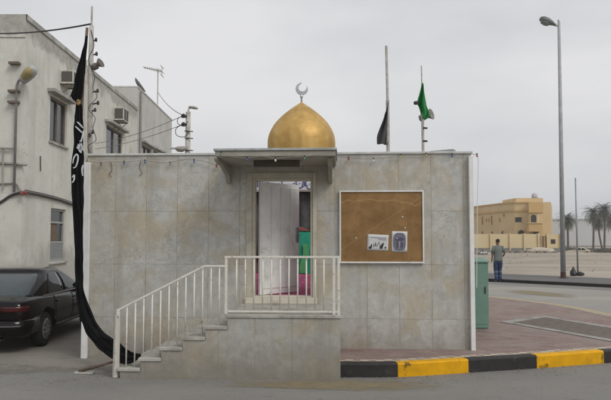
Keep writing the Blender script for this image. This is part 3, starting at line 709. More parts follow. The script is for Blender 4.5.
# ------------------------------------------------------------------ white two storey building down the alley (local frame: y along the alley side)
def plaster(top=7.75):
    n = NT('stained_white_plaster')
    c = n.mix(n.ramp(n.noise(.8, 8, .6), (.3, 0), (.7, 1)), (.56, .55, .49), (.70, .69, .63))
    sp_ = n.n('ShaderNodeSeparateXYZ'); n.l(n.co.outputs['Object'], sp_.inputs[0])
    low = n.ramp(n.math('ADD', sp_.outputs[2], n.math('MULTIPLY', n.noise(1.3, 6, .6), 2.6)), (.22, .85), (.29, 0))
    low2 = n.n('ShaderNodeMapRange'); n.l(n.math('ADD', sp_.outputs[2], n.math('MULTIPLY', n.noise(1.1, 6, .62), -3.2)), low2.inputs[0])
    low2.inputs[1].default_value = -.6; low2.inputs[2].default_value = .1; low2.inputs[3].default_value = .75; low2.inputs[4].default_value = 0
    c = n.mix(low2.outputs[0], c, (.40, .385, .35))
    run = n.ramp(n.noise(1.0, 7, .65, n.vec((2.2, 2.2, .16))), (.50, 0), (.72, .5)); c = n.mix(run, c, (.47, .44, .37))
    blot = n.ramp(n.noise(.55, 7, .65, None, .5), (.54, 0), (.70, .6)); c = n.mix(blot, c, (.42, .385, .31))
    crk = n.ramp(n.math('ABSOLUTE', n.math('SUBTRACT', n.noise(.7, 9, .62, None, 1.0), .5)), (0, .5), (.004, 0)); c = n.mix(crk, c, (.2, .18, .15))
    tp = n.n('ShaderNodeMapRange'); n.l(n.math('ADD', sp_.outputs[2], n.math('MULTIPLY', n.noise(.9, 9, .68, None, .6), 1.5)), tp.inputs[0])
    for i_, q in enumerate((top + .12, top + .32, 0, .85)): tp.inputs[i_ + 1].default_value = q
    wc = n.mix(n.ramp(n.noise(3.5, 8, .7), (.35, 0), (.65, 1)), (.27, .26, .235), (.46, .445, .41)); c = n.mix(tp.outputs[0], c, wc)
    n.col(c); n.rough(.9); n.bump(n.math('ADD', n.noise(12, 6), n.math('MULTIPLY', tp.outputs[0], -.6)), .3, .015); return n.m
M['plaster'] = plaster()
M['weathered'] = mat('weathered_parapet_concrete', (.36, .35, .32), .9, .3, 1.6, .5, 12, dirt=(.52, .50, .46), dsc=1.4, dth=(.50, .62))
M['glassdark'] = mat('dark_window_glass', (.03, .034, .038), .12, .3, 3, 0, spec=.6)
M['frameold'] = mat('old_brown_window_frame', (.16, .125, .095), .7, .25, 10, .2)
M['louver'] = mat('grey_louvre', (.34, .35, .34), .6, .15, 10, .1)
M['browncurtain'] = mat('brown_curtain', (.17, .12, .085), .9, .25, 9, .2)
M['acwhite'] = mat('air_conditioner_case', (.58, .56, .50), .6, .15, 8, .1, dirt=(.22, .19, .15), dsc=6)
M['grille'] = mat('air_conditioner_grille', (.10, .095, .085), .7, .3, 30, .1)
AX = -7.5; AY = 17.3; AR = R(1.3)
A0 = Vector((AX, AY, 0)); AT = Vector((-math.sin(AR), math.cos(AR), 0)); AN = Vector((math.cos(AR), math.sin(AR), 0))
def SL(u, v, d=0.0):              # pixel -> (y, z) on the alley side, d metres out from it
    p = plane(u, v, A0 + AN * d, AN) - A0; return p.dot(AT), p.z
def SW(u, v, d=0.0): return plane(u, v, A0 + AN * d, AN)
yC = 0
y1 = SL(136, 200)[0]
h0 = SL(22.5, 12)[1]; h1 = SL(100, 76)[1]
wb = thing('white_building', 'stained white two storey building with a worn grey parapet behind the parked car', 'building', A0, AR)
wins = [(51, 66, 208, 262), (50.5, 67.5, 95, 141), (106.5, 123, 124, 160)]
rects = []
for (u0, u1, v0, v1) in wins:
    ya, za = SL(u0, v0); yb, _ = SL(u1, v0); _, zlo = SL(u0, v1); rects.append((ya, yb, zlo, za))
b = MB()
PH = .62
H0 = (h0 + h1) / 2
def wall_holes(b, ya, yb, z0, z1, x0, x1, holes):
    ys = sorted({ya, yb, *[h[0] for h in holes], *[h[1] for h in holes]}); zs = sorted({z0, z1, *[h[2] for h in holes], *[h[3] for h in holes]})
    for i in range(len(ys) - 1):
        for j in range(len(zs) - 1):
            cy, cz = (ys[i] + ys[i + 1]) / 2, (zs[j] + zs[j + 1]) / 2
            if any(h[0] < cy < h[1] and h[2] < cz < h[3] for h in holes): continue
            b.box(x0, x1, ys[i], ys[i + 1], zs[j], zs[j + 1])
wall_holes(b, .25, y1, -.1, H0 - .03, -.25, 0, rects); b.build('wall', M['plaster'], wb, True)
b = MB(); b.box(-10, 0, 0, .248, -.1, H0 - PH); b.build('wall', M['plaster'], wb, True)
b = MB(); b.box(-10, -.25, y1 - .25, y1, -.1, H0 - PH); b.box(-10, -9.75, .25, y1 - .25, -.1, H0 - PH); b.build('wall', M['plaster'], wb, True)
b = MB()    # parapet with a ragged lower edge where the plaster has fallen
rows = []; nn = 150
for i in range(nn + 1):
    y = -.03 + (y1 + .03) * i / nn
    zl = H0 - .15 + .015 * noise.noise(Vector((y * 1.7, 0, 1)))
    rows.append([(.0, y, zl), (.035, y, zl + .008), (.035, y, H0 - .001), (-.28, y, H0 - .001), (-.28, y, H0 - .028), (.0005, y, H0 - .028)])
b.grid(rows); b.build('parapet', M['weathered'], wb, True)
b = MB(); b.box(-10, .0, -.03, .245, H0 - PH, H0 - .003); b.build('parapet', M['plaster'], wb, True)
b = MB(); b.box(-9.75, -.25, .25, y1 - .25, H0 - PH - .2, H0 - PH - .01); b.build('roof', M['weathered'], wb, True)
def window(par, ya, yb, zl, zh, style):
    fw = .07
    b = MB(); xo = -.06
    b.box(-.14, xo, ya, ya + fw, zl, zh); b.box(-.14, xo, yb - fw, yb, zl, zh); b.box(-.14, xo, ya + fw, yb - fw, zh - fw, zh); b.box(-.14, xo, ya + fw, yb - fw, zl, zl + fw)
    ym = (ya + yb) / 2
    if style: b.box(-.14, xo + .002, ym - .03, ym + .03, zl + fw, zh - fw)
    else:
        z1_ = zl + (zh - zl) * .36; z2_ = zl + (zh - zl) * .74
        b.box(-.14, xo + .002, ya + fw, yb - fw, z1_ - .03, z1_ + .03); b.box(-.14, xo + .002, ya + fw, yb - fw, z2_ - .03, z2_ + .03)
    wn = b.build('window', M['frameold'] if style else M['louver'], par, True)
    b = MB(); b.box(-.115, -.105, ya + fw - .01, yb - fw + .01, zl + fw - .01, zh - fw + .01); b.build('pane', M['glassdark'], wn, True)
    b = MB(); b.box(-.05, .06, ya - .08, yb + .08, zl - .07, zl - .003); b.build('sill', M['weathered'], wn, True, bevel=.01)
    if style: b = MB(); b.box(.001, .22, ya - .25, yb + .25, zh + .06, zh + .16); b.build('hood', M['weathered'], wn, True, bevel=.01)
    if not style:
        b = MB()
        k = 11
        for i in range(k):
            z_ = zl + fw + .02 + (z1_ - zl - fw - .08) * i / (k - 1)
            b.hexa([(-.10, ya + fw, z_ + .03), (-.06, ya + fw, z_ - .015), (-.06, yb - fw, z_ - .015), (-.10, yb - fw, z_ + .03), (-.098, ya + fw, z_ + .038), (-.058, ya + fw, z_ - .007), (-.058, yb - fw, z_ - .007), (-.098, yb - fw, z_ + .038)])
        b.build('louvres', M['louver'], wn, True)
        b = MB(); b.box(-.10, -.09, ya + fw, ym + .15, z1_ + .03, z2_ - .03); b.build('brown_board', M['browncurtain'], wn, True)
        b = MB(); b.box(-.30, -.24, ya - .1, yb + .1, zl - .1, zh + .1); b.build('inner_shade', M['curtain'], wn, True)
for q, s_ in zip(rects, (0, 1, 1)): window(wb, *q, s_)
for q in rects[1:]:
    b = MB(); b.box(-1.2, -1.15, q[0] - .3, q[1] + .3, q[2] - .3, q[3] + .3); b.build('room_curtain', M['curtain'], wb, True)

def aircon(u0, u1, v0, v1, label):
    ya, zt = SL(u0, v0); yb, _ = SL(u1, v0); _, zl = SL(u0 + 2, v1)
    yb = min(yb, ya + .72); D_ = .42
    p = A0 + AT * ((ya + yb) / 2) + Vector((0, 0, zl)); t = thing('air_conditioner', label, 'air conditioner', p, AR, 'window air conditioners on the white building')
    hw_ = (yb - ya) / 2; H_ = zt - zl
    b = MB(); b.box(.0, D_, -hw_, hw_, 0, H_); b.build('case', M['acwhite'], t, True, bevel=.012)
    b = MB(); b.box(.05, D_ - .04, -hw_ - .006, -hw_ - .001, .06, H_ * .9); b.build('side_vent', M['grille'], t, True)
    for k in (0, 1):
        b = MB(); y_ = -hw_ + .04 + k * hw_; b.box(D_ + .001, D_ + .008, y_, y_ + hw_ - .08, .05, H_ - .05)
        for j in range(7): b.box(D_ + .0085, D_ + .016, y_, y_ + hw_ - .08, .07 + j * (H_ - .12) / 7, .085 + j * (H_ - .12) / 7)
        b.build('grille', M['grille'], t, True)
    for y_ in (-hw_ + .06, hw_ - .06):
        b = MB(); b.tube([(0, y_, -.02), (D_, y_, -.02)], .018, 5); b.tube([(0, y_, -.34), (D_ - .06, y_, -.03)], .014, 5)
        b.build('bracket', M['frameold'], t, True)
aircon(60, 72, 70, 85, 'boxy old air conditioner mounted high on the wall beside the banner pole')
aircon(113.5, 127, 107, 121.5, 'boxy old air conditioner above the farther upper window of the white building')

# street lantern on the front corner
c = SW(16.5, 80, .1); p0 = Vector((-7.66, AY - .12, 0))
fl = thing('flood_lamp', 'large grey lamp head on a pipe at the corner of the white building', 'lamp', (p0.x, p0.y, 3.0))
pz0, pz1 = at(17, 170, p0.y).z, at(17, 86, p0.y).z
b = MB(); b.tube([(p0.x, p0.y, 3.0), (p0.x, p0.y, pz1), (p0.x + .06, p0.y - .04, pz1 + .12), (p0.x + .18, p0.y - .08, pz1 + .22)], .035, 8); b.build('pipe', M['palecable'], fl, smooth=True)
for v in (63, 91, 102):
    z_ = at(17, v, p0.y).z; b = MB(); b.box(p0.x - .22, p0.x + .05, p0.y - .05, p0.y + .119, z_ - .03, z_ + .03); b.build('bracket', M['frameold'], fl)
hc = at(28, 75, p0.y - .1)
b = MB(); dv = (at(33, 69.5, p0.y - .2) - at(22, 81, p0.y - .1)).normalized(); sd = Vector((0, 1, 0)); up = dv.cross(sd) * -1
def ell(b, c, a, bb, d_, prof, n=20):
    rings = []
    for t_, r1, r2, off in prof:
        rings.append([b.bm.verts.new(c + a * t_ + bb * (r1 * math.cos(k * math.tau / n)) + d_ * (r2 * math.sin(k * math.tau / n) + off)) for k in range(n)])
    for i in range(len(rings) - 1):
        for k in range(n): b.bm.faces.new((rings[i][k], rings[i][(k + 1) % n], rings[i + 1][(k + 1) % n], rings[i + 1][k]))
    b.bm.faces.new(rings[0][::-1]); b.bm.faces.new(rings[-1])
ell(b, hc, dv, sd, up, [(-.27, .05, .05, 0), (-.24, .11, .10, 0), (-.15, .15, .13, 0), (.05, .19, .15, 0), (.2, .18, .14, 0), (.27, .13, .10, 0), (.29, .05, .05, 0)])
hd = b.build('lamp_head', mat('old_lamp_housing', (.40, .42, .44), .5, .15, 8, .1), fl, smooth=True)
b = MB(); ell(b, hc + sd * -.085 + up * .035, dv, sd, up, [(-.17, .05, .05, -.02), (-.13, .13, .10, -.02), (.05, .172, .135, -.02), (.18, .15, .11, -.02), (.235, .06, .05, -.02)]); b.build('lens', mat('yellowed_lens', (.36, .30, .14), .35, .2, 8, 0), hd, smooth=True)

# cables pinned along the wall
def wallcable(name, pts, r, m, label, d=.03):
    b = MB(); b.tube(catmull([SW(u, v, d) for u, v in pts], 5), r, 6); return tag(b.build(name, M[m], smooth=True), label, 'cable')
fy = AY - .05
b = MB(); b.tube(catmull([at(-12, 207, fy), at(0, 202.5, fy), at(10, 196, fy), at(20, 192.8, fy - .02), SW(25, 192.5, .06), SW(40, 195, .05), SW(60, 200, .05), SW(75, 205, .05), SW(96, 209, .05)], 6), .035, 6)
tag(b.build('thick_cable', M['cable'], smooth=True), 'thick black cable bundle looping low along the white building wall', 'cable')
b = MB(); b.tube(catmull([at(-12, 184, fy), at(6, 183.5, fy), at(16, 184, fy), at(20, 190, fy - .03), SW(24.5, 192, .12)], 6), .022, 6); tag(b.build('grey_conduit', M['palecable'], smooth=True), 'bent grey conduit joining the thick cable at a red clip', 'conduit')
wallcable('thin_cable', [(25, 190), (40, 193), (58, 197.5), (75, 203), (95, 208)], .012, 'cable', 'thin cable running just above the thick black cable')
c_ = SW(24, 193.5, .1); b = MB(); b.tube(catmull([c_ + Vector((-.08, -.02, .04)), c_ + Vector((-.02, -.05, -.03)), c_ + Vector((.03, -.05, .04)), c_ + Vector((.07, .0, -.05))], 4), [.02] + [.035] * 11 + [.02], 7); tag(b.build('cable_tape', mat('red_tape', (.26, .06, .05), .7, .2, 9, 0)), 'small red tape wound round the cables on the white building', 'tape')
b = MB(); b.tube([at(-6, 162.5, fy), at(12, 163.5, fy), at(27, 165, fy - .02)], .035, 6); tag(b.build('horizontal_pipe', M['weathered']), 'short grey pipe fixed level across the corner of the white building', 'pipe')
b = MB(); b.tube([at(3, 147, fy - .02), at(3, 190, fy - .02)], .02, 6); b.tube([at(-2, 148, fy - .04), at(16, 148.5, fy - .04)], .03, 6); tag(b.build('pipe_bracket', M['weathered']), 'T shaped rusty bracket on the front face of the white building', 'bracket')
b = MB(); b.tube([SW(40.5, 156, .02), SW(40.7, 171, .02)], .018, 5); tag(b.build('iron_rod', M['frameold']), 'short upright iron rod on the wall between the two windows', 'rod')

# ------------------------------------------------------------------ second building farther down the alley
y2a, y2b = y1 + .02, SL(171, 200)[0]
h2 = SL(141, 90)[1]; h3 = SL(170.5, 120)[1]; H2 = (h2 + h3) / 2
sb = thing('grey_building', 'taller pale grey building beyond the white one with an antenna on its roof', 'building', A0 + AT * y2a, AR)
w2 = []
for (u0, u1, v0, v1) in ((142, 151, 144, 175), (153.5, 158, 150, 175), (160, 165, 153, 176)):
    ya, za = SL(u0, v0); yb, _ = SL(u1, v0); w2.append((ya - y2a, yb - y2a, SL(u0, v1)[1], za))
b = MB(); LEN = y2b - y2a
M['plaster2'] = mat('grey_plaster', (.54, .53, .50), .9, .15, .8, .3, 10, dirt=(.42, .40, .37), dsc=.9)
wall_holes(b, .25, LEN, -.1, H2, -.25, 0, w2); b.build('wall', M['plaster2'], sb, True)
b = MB(); b.box(-9, 0, .0, .248, -.1, H2); b.build('wall', M['plaster2'], sb, True)
b = MB(); b.box(-9, -.252, LEN - .25, LEN, -.1, H2); b.box(-9, -8.75, .25, LEN - .252, -.1, H2 - .002); b.build('wall', M['plaster2'], sb, True)
b = MB(); b.box(-8.75, -.25, .25, LEN - .25, H2 - .5, H2 - .3); b.build('roof', M['weathered'], sb, True)
b = MB(); b.box(-9.03, .03, -.01, .28, H2 + .003, H2 + .07); b.box(-.28, .032, .283, LEN + .03, H2 + .003, H2 + .068); b.build('coping', M['coping'], sb, True)
for q in w2: window(sb, *q, 1)
b = MB(); b.tube([(.07, .4, 2), (.07, .4, H2 - .1)], .05, 8); b.build('drain_pipe', M['palecable'], sb, True)
# TV antenna
an = SW(157.5, 108, -.4)
t = thing('tv_antenna', 'thin television antenna on a mast above the far grey building', 'antenna', (an.x, an.y, H2 - .3))
az = at(157.5, 71, an.y).z
b = MB(); b.tube([(an.x, an.y, H2 - .3), (an.x, an.y, az + .1)], .03, 6); b.build('mast', M['greywood'], t)
b = MB(); bl, br_ = at(144, 67.5, an.y), at(162, 71.5, an.y); b.tube([bl, br_], .03, 6)
for i in range(9):
    p = bl.lerp(br_, i / 8); l_ = .25 + .35 * i / 8; b.tube([p + Vector((0, -l_, 0)), p + Vector((0, l_, 0))], .014, 5)
e = br_; b.tube([e + Vector((.0, -.4, -.25)), e + Vector((0, .4, -.25))], .02, 5); b.tube([e + Vector((.0, -.4, .25)), e + Vector((0, .4, .25))], .02, 5); b.tube([e + Vector((0, 0, -.25)), e + Vector((0, 0, .25))], .018, 5)
b.build('array', M['greywood'], t)
# rooftop clutter: small dish
dp = at(137, 89, 31.5)
t = thing('satellite_dish', 'small dark dish tilted on the roof edge of the far grey building', 'satellite dish', (dp.x, dp.y, H2 + .07))
b = MB(); b.tube([(dp.x, dp.y, H2 + .07), (dp.x, dp.y, dp.z + .1)], .03, 6); b.tube([(dp.x - .45, dp.y - .1, dp.z - .02), (dp.x + .1, dp.y, dp.z + .1)], .02, 5); b.build('stand', M['dark'], t)
b = MB(); b.lathe([(.02, 0), (.2, .02), (.34, .07), (.42, .14), (.40, .15), (.2, .05), (.02, .03)], (0, 0, 0), 20); b.xf(Matrix.Translation((dp.x + .05, dp.y, dp.z + .12)) @ Matrix.Rotation(R(55), 4, 'Y')); b.build('dish', mat('rusty_dish', (.13, .125, .12), .6, .3, 7, .1), t, smooth=True)

# ------------------------------------------------------------------ utility pole behind the wall with wires
UY = 20.0
ub = at(187.5, 158, UY)
t = thing('utility_pole', 'weathered wooden utility pole with a lamp arm rising behind the left wall', 'utility pole', (ub.x, UY, 0))
ut = at(188.2, 112, UY)
b = MB(); b.tube([(ub.x, UY, 0), ut], [.11, .075], 10); b.build('pole', M['greywood'], t, smooth=True)
b = MB(); tp_ = at(189, 108, UY); b.tube([ut, tp_, at(194.5, 107.5, UY)], .03, 6); b.build('lamp_arm', M['greywood'], t)
b = MB(); hc = at(193.2, 107.6, UY); ell(b, hc, Vector((1, 0, -.12)), Vector((0, 1, 0)), Vector((0, 0, 1)), [(-.14, .02, .02, 0), (-.1, .06, .04, 0), (.04, .08, .05, 0), (.12, .06, .035, -.01), (.15, .02, .01, -.01)], 12); b.build('lamp_head', M['weathered'], t, smooth=True)
for v in (116, 124.5):
    c_ = at(183.5, v, UY - .1); b = MB(); b.lathe([(.03, -.06), (.07, -.05), (.06, -.01), (.08, .0), (.05, .05), (.02, .07)], c_, 10); b.tube([c_, (ut.x, UY - .05, c_.z)], .02, 5); b.build('insulator', M['black'], t)
for v in (131, 138, 150):
    b = MB(); b.tube([at(184.5, v, UY - .1), at(193, v + .6, UY - .1)], .016, 5); b.build('peg', M['dark'], t)
b = MB(); a_ = at(170, 148.5, UY - .1); c_ = at(186, 147.8, UY - .1); b.tube([a_, c_], .03, 6); b.build('side_arm', M['greywood'], t)
b = MB(); hc = at(182, 148.5, UY - .15); ell(b, hc, Vector((1, 0, .05)), Vector((0, 1, 0)), Vector((0, 0, 1)), [(-.20, .04, .03, 0), (-.14, .12, .08, -.01), (.0, .14, .09, -.02), (.12, .08, .06, 0), (.16, .03, .03, 0)], 14); b.build('side_lamp', M['weathered'], t, smooth=True)
def wire(name, pts, r, m, label):
    b = MB(); b.tube(pts, r, 5); return tag(b.build(name, M[m], smooth=True), label, 'wire')
i1, i2 = at(183.5, 115.5, UY - .12), at(183.5, 124.2, UY - .12)
wire('overhead_wire', sag(at(157.8, 92, 30), i1, .15), .014, 'palecable', 'overhead wire from the antenna building down to the upper insulator of the utility pole')
wire('overhead_wire', sag(SW(95, 143.5, .1), i1, .12), .010, 'palecable', 'overhead wire from the white building to the upper insulator of the utility pole')
wire('overhead_wire', sag(SW(95, 149, .1), i2, .10), .010, 'palecable', 'overhead wire from the white building to the lower insulator of the utility pole')
for c_, s_, lb in ((i1, 1, 'loop of slack wire hanging off the upper insulator'), (i2, 1.3, 'loop of slack wire hanging off the lower insulator')):
    b = MB(); b.tube(catmull([c_, c_ + Vector((-.17, 0, -.1)) * s_, c_ + Vector((-.16, 0, -.26)) * s_, c_ + Vector((.02, 0, -.3)) * s_, c_ + Vector((.14, 0, -.17)) * s_], 5), .011, 5); tag(b.build('slack_wire', M['cable'], smooth=True), lb, 'wire')

# ------------------------------------------------------------------ pole and black banner at the left corner of the wall
PY = 10.35
pb = at(90.2, 160, PY)
t = thing('cable_pole', 'tall pale pole wrapped in cords rising from the left end of the wall', 'pole', (pb.x, PY, HT))
pbw = ORG + T * .16 + NI * .3
b = MB(); pm = at(90.8, 62, PY - .05); pt_ = at(91.6, 26, PY - .05)
b.tube([(at(89.6, 157, PY)).xyz - Vector((0, 0, .02)), at(90, 120, PY), pm, pt_], [.045, .045, .042, .036], 8); b.build('mast', M['greywood'], t, smooth=True)
b = MB(); b.tube([pt_ - Vector((0, 0, .15)), at(92, 6.5, PY - .05)], .016, 6); b.build('tip_rod', M['greywood'], t)
for u, v, s_ in ((96, 40, 1), (96.5, 54, 1), (97.5, 91, 1), (98, 103, 1), (95, 110, 1), (93, 132, -1), (89.5, 135, 1)):
    b = MB(); c_ = at(u, v, PY - .08); b.tube([at(91, v + 1.5, PY), c_], .012, 5); b.lathe([(.010, -.03), (.022, -.02), (.020, .02), (.008, .035)], c_, 8); b.build('bulb_holder', M['dark'], t)
hc = at(97.5, 65, PY - .08)
b = MB(); b.lathe([(.02, -.10), (.05, -.09), (.055, -.02), (.03, .0), (.06, .04), (.08, .07), (.075, .075), (.02, .02)], (0, 0, 0), 18); b.xf(Matrix.Translation(hc) @ Matrix.Rotation(R(62), 4, 'Y') @ Matrix.Rotation(R(15), 4, 'X')); tag(b.build('horn_speaker', mat('horn_dusty', (.17, .15, .135), .6, .2, 8, .1), smooth=True), 'small dark horn loudspeaker clamped to the tall pale pole', 'loudspeaker')
cord = [at(u, v, PY - .09) for u, v in ((91, 30), (94, 46), (88.5, 60), (94.5, 75), (93, 88), (97, 97), (88.5, 108), (95, 118), (93, 128), (96, 140), (88, 146), (91, 154))]
b = MB(); b.tube(catmull(cord, 6), .0055, 5); tag(b.build('pole_cord', M['cable'], smooth=True), 'dark cord wound loosely down the tall pale pole', 'cord')
wire('overhead_wire', sag(at(-40, 31, 13.5), at(91, 24, PY - .05), .10, 14), .014, 'cable', 'overhead wire crossing the white building to the tip of the tall pale pole')
# extra pale slanting stick
b = MB(); b.tube([at(86.8, 162, PY - .12), at(84.5, 110, PY - .15), at(86.5, 60, PY - .1)], .018, 6); tag(b.build('pale_stick', M['oldpost']), 'pale stick leaning between the black banner and the tall pole', 'stick')
BY = 9.72
b = MB(); b.tube([at(87.2, 28, BY + .12), at(83.2, 75, BY + .1), at(80.6, 130, BY + .1), at(78.5, 200, BY + .15), at(79, 280, BY + .15)], [.022, .024, .026, .026, .026], 8)
tag(b.build('banner_pole', M['wood'], smooth=True), 'dark brown stick carrying the long black banner', 'pole')
M['blackcloth'] = mat('black_banner_cloth', (.0085, .0085, .009), .95, .3, 6, .3, 30, spec=.15)
stn = [  # v-left, u-left, v-right, u-right, Y, fold
    (36, 85.6, 36, 87.9, BY, 0), (48, 83.2, 48, 87.0, BY, .3), (60, 79.8, 60, 85.8, BY, .6), (72, 76.6, 72, 84.6, BY, .8), (84, 73.6, 84, 83.4, BY, 1), (95, 70.6, 96, 82, BY, 1), (99.5, 72.8, 100.5, 80.4, BY, .5), (102.5, 76.0, 103.5, 79.8, BY - .02, .1),
    (106, 75.4, 106, 82.2, BY, .4), (120, 74.6, 120, 83.4, BY, 1), (135, 74.2, 135, 83.6, BY, 1), (150, 74, 150, 83.6, BY, 1), (166, 71.8, 166, 83.4, BY, 1), (185, 71.4, 185, 83.4, BY, 1),
    (205, 72.5, 205, 83.2, BY, 1), (225, 74, 225, 83.2, BY, 1), (250, 74.6, 250, 83.2, BY, 1), (275, 75.2, 272, 83.4, BY, 1), (296, 76, 290, 84.5, BY - .05, 1), (318, 80, 306, 89.5, BY - .12, 1), (334, 87, 322, 96.2, BY - .22, 1), (345, 96, 332, 103, BY - .38, 1),
    (353, 105, 337, 110, BY - .55, 1), (360, 115, 340, 117, BY - .72, 1), (363.5, 123, 347, 124.5, BY - .88, 1), (363, 132, 352, 132, BY - .92, .6), (357, 141, 354, 141, BY - .92, .3)]
ls = [at(a[1], a[0], a[4]) for a in stn]; rs = [at(a[3], a[2], a[4] - .0) for a in stn]
ls2, rs2 = catmull(ls, 5), catmull(rs, 5); fo = [q.x for q in catmull([(a[5], 0, 0) for a in stn], 5)]
b = MB(); rows = []; NB = 18
for i, (p, q) in enumerate(zip(ls2, rs2)):
    row = []
    for k in range(NB + 1):
        f = k / NB
        v = p.lerp(q, f)
        ph = f * 15 + 1.3 * math.sin(i * .13) + 4.5 * noise.noise(Vector((i * .07, f * 2.2, 0)))
        v = v + Vector((0, -1, 0)) * fo[i] * (.020 * math.sin(ph) + .012 * math.sin(ph * 2.3 + i * .2) + .008 * math.sin(f * math.pi) + .035 * noise.noise(Vector((i * .22, f * 5, 9))))
        row.append(v)
    rows.append(row)
b.grid(rows)
bn = tag(b.build('black_banner', M['blackcloth'], smooth=True, solid=.003), 'long black cloth banner with white script sagging down to the steps', 'banner')
M['letter'] = mat('white_letter_paint', (.58, .60, .62), .8, .12, 9, 0)
b = MB(); LY = BY - .075
def stroke(pts, w_):
    pp = catmull([at(u, v, LY) for u, v in pts], 5); n_ = len(pp); rows = []
    for i, p in enumerate(pp):
        t_ = (pp[min(i + 1, n_ - 1)] - pp[max(i - 1, 0)]).normalized(); s_ = Vector((t_.z, 0, -t_.x)); k = w_ * FOC ** 0 * (.35 + .65 * math.sin(math.pi * min(1, (i + .6) / n_)) ** .5) / FOC * LY / 2
        rows.append([p + s_ * k, p - s_ * k])
    b.grid(rows)
for s_ in ([(77.2, 121.8), (80, 124.5), (83, 128)], [(75.4, 126.3), (78.5, 129.2), (82, 132.6)], [(83.2, 131), (82.3, 137), (80.8, 142), (79.6, 147), (81.8, 151.5)], [(76.8, 146.8), (78.8, 149), (82.2, 148.2)], [(80, 140.5), (81.5, 145), (83, 150.5)], [(78, 144), (79.2, 150), (81.5, 153)],
           [(72.9, 163.5), (73.6, 158.5), (76.2, 154.4), (78, 156.2), (77.6, 161.5), (75.6, 166.8), (73, 168)], [(72.2, 177.5), (74.2, 175), (74, 180), (72, 182.8)], [(83, 165), (82, 170), (82.8, 176)]): stroke(s_, 1.5)
b.build('lettering', M['letter'], bn, solid=.003)
b = MB(); c_ = at(78.2, 102.5, BY - .05); b.lathe([(.010, -.045), (.026, -.03), (.022, 0), (.030, .03), (.012, .045)], c_, 9); tag(b.build('rope_knot', mat('tan_rope', (.30, .19, .08), .9, .3, 20, .3)), 'tan rope knot tying the black banner to its stick', 'rope')
# stick on the ground
b = MB(); a_, c_ = gnd(79, 371.5, .02), WP(114, 361.5, SD - .1); b.tube([a_, a_.lerp(c_, .5), c_], [.022, .02, .017], 7); tag(b.build('ground_stick', M['wood'], smooth=True), 'dark wooden stick lying on the ground beside the banner end', 'stick')
a_ = gnd(78, 372, .012); b = MB(); b.box(a_.x - .03, a_.x + .22, a_.y - .06, a_.y + .02, 0, .022); tag(b.build('wood_scrap', M['greywood']), 'pale scrap of wood under the tip of the ground stick', 'scrap')

# ------------------------------------------------------------------ flags and horn on the roof edge
FY = 11.0
def roofpole(name, u0, v0, u1, v1, um, vm, r0, r1, label):
    b = MB(); p0 = at(u0, v0, FY); p0.z = RZ - .01; b.tube([p0, at(um, vm, FY)], r0, 8); 
    b.tube([at(um, vm, FY) - Vector((0, 0, .02)), at(u1, v1, FY)], r1, 6); return tag(b.build(name, M['greywood'], smooth=False), label, 'flagpole')
roofpole('flagpole', 388.2, 156, 386.3, 46, 387.6, 100, .030, .022, 'tall two piece flagpole on the roof with a drooping black flag')
roofpole('flagpole', 423.3, 156, 421.4, 66, 422.6, 115, .024, .011, 'thinner roof flagpole carrying the green flag and horn')
def flag(name, L_, R_, m, label, fa=.05):
    b = MB(); rows = []; l2 = catmull([at(u, v, FY) for u, v in L_], 6); r2 = catmull([at(u, v, FY) for u, v in R_], 6)
    for i, (p, q) in enumerate(zip(l2, r2)): rows.append([p.lerp(q, k / 10) + Vector((0, -fa * math.sin(k * .95 + i * .12) - .03, 0)) for k in range(11)])
    b.grid(rows); return tag(b.build(name, m, smooth=True, solid=.004), label, 'flag')
flag('black_flag', [(386.5, 110), (384.6, 114), (382.5, 121), (379, 130), (376.8, 137), (377, 144.2)], [(388, 101), (388, 110), (388.2, 120), (388.4, 130), (388.4, 139), (387.6, 145)], mat('grey_black_cloth', (.085, .085, .09), .9, .3, 5, .2), 'drooping black flag on the taller roof pole')
flag('green_flag', [(421.6, 84), (419.5, 92), (417.4, 99), (416.4, 104), (418.6, 108), (420.5, 113), (421.3, 118)], [(422.6, 84), (424, 91), (425.6, 99), (426.8, 106), (428.6, 112), (428.4, 117), (425, 120.5)], mat('green_flag_cloth', (.02, .24, .06), .9, .25, 5, .2), 'bright green flag gathered round the thinner roof pole')
hc = at(427.8, 115.5, FY + .12)
t = thing('horn_loudspeaker', 'grey horn loudspeaker clamped below the green flag', 'loudspeaker', hc)
b = MB(); b.lathe([(.03, -.16), (.055, -.15), (.055, -.06), (.03, -.04), (.05, .0), (.075, .04), (.10, .07), (.095, .075), (.04, .01), (.02, -.02)], (0, 0, 0), 20); b.xf(Matrix.Translation(hc) @ Matrix.Rotation(R(55), 4, 'Z') @ Matrix.Rotation(R(75), 4, 'X')); b.build('horn', mat('horn_grey', (.27, .25, .235), .5, .15, 9, .1), t, smooth=True)
b = MB(); b.tube([hc + Vector((.02, .1, -.02)), at(423, 118, FY)], .016, 6); b.build('clamp', M['dark'], t)
b = MB(); c_ = at(416, 103, FY - .1); b.lathe([(.015, -.03), (.04, -.02), (.04, .02), (.015, .03)], c_, 8); b.tube([c_, at(422, 103.5, FY)], .01, 5); tag(b.build('small_bracket', M['dark']), 'little dark fitting sticking out left of the green flag', 'fitting')
for v, lb in ((128, 'upper short peg on the thinner roof flagpole'), (141, 'lower short peg on the thinner roof flagpole')):
    b = MB(); b.tube([at(423, v, FY - .02), at(427.5, v + .3, FY - .03)], .016, 5); tag(b.build('peg', M['dark']), lb, 'peg')
b = MB(); b.tube([at(430, 152.2, FY - .4), at(453, 150, FY - .4), at(455.5, 151.5, FY - .4)], .018, 6); tag(b.build('bent_pipe', M['steel']), 'thin bent pipe lying along the top of the right wall', 'pipe')

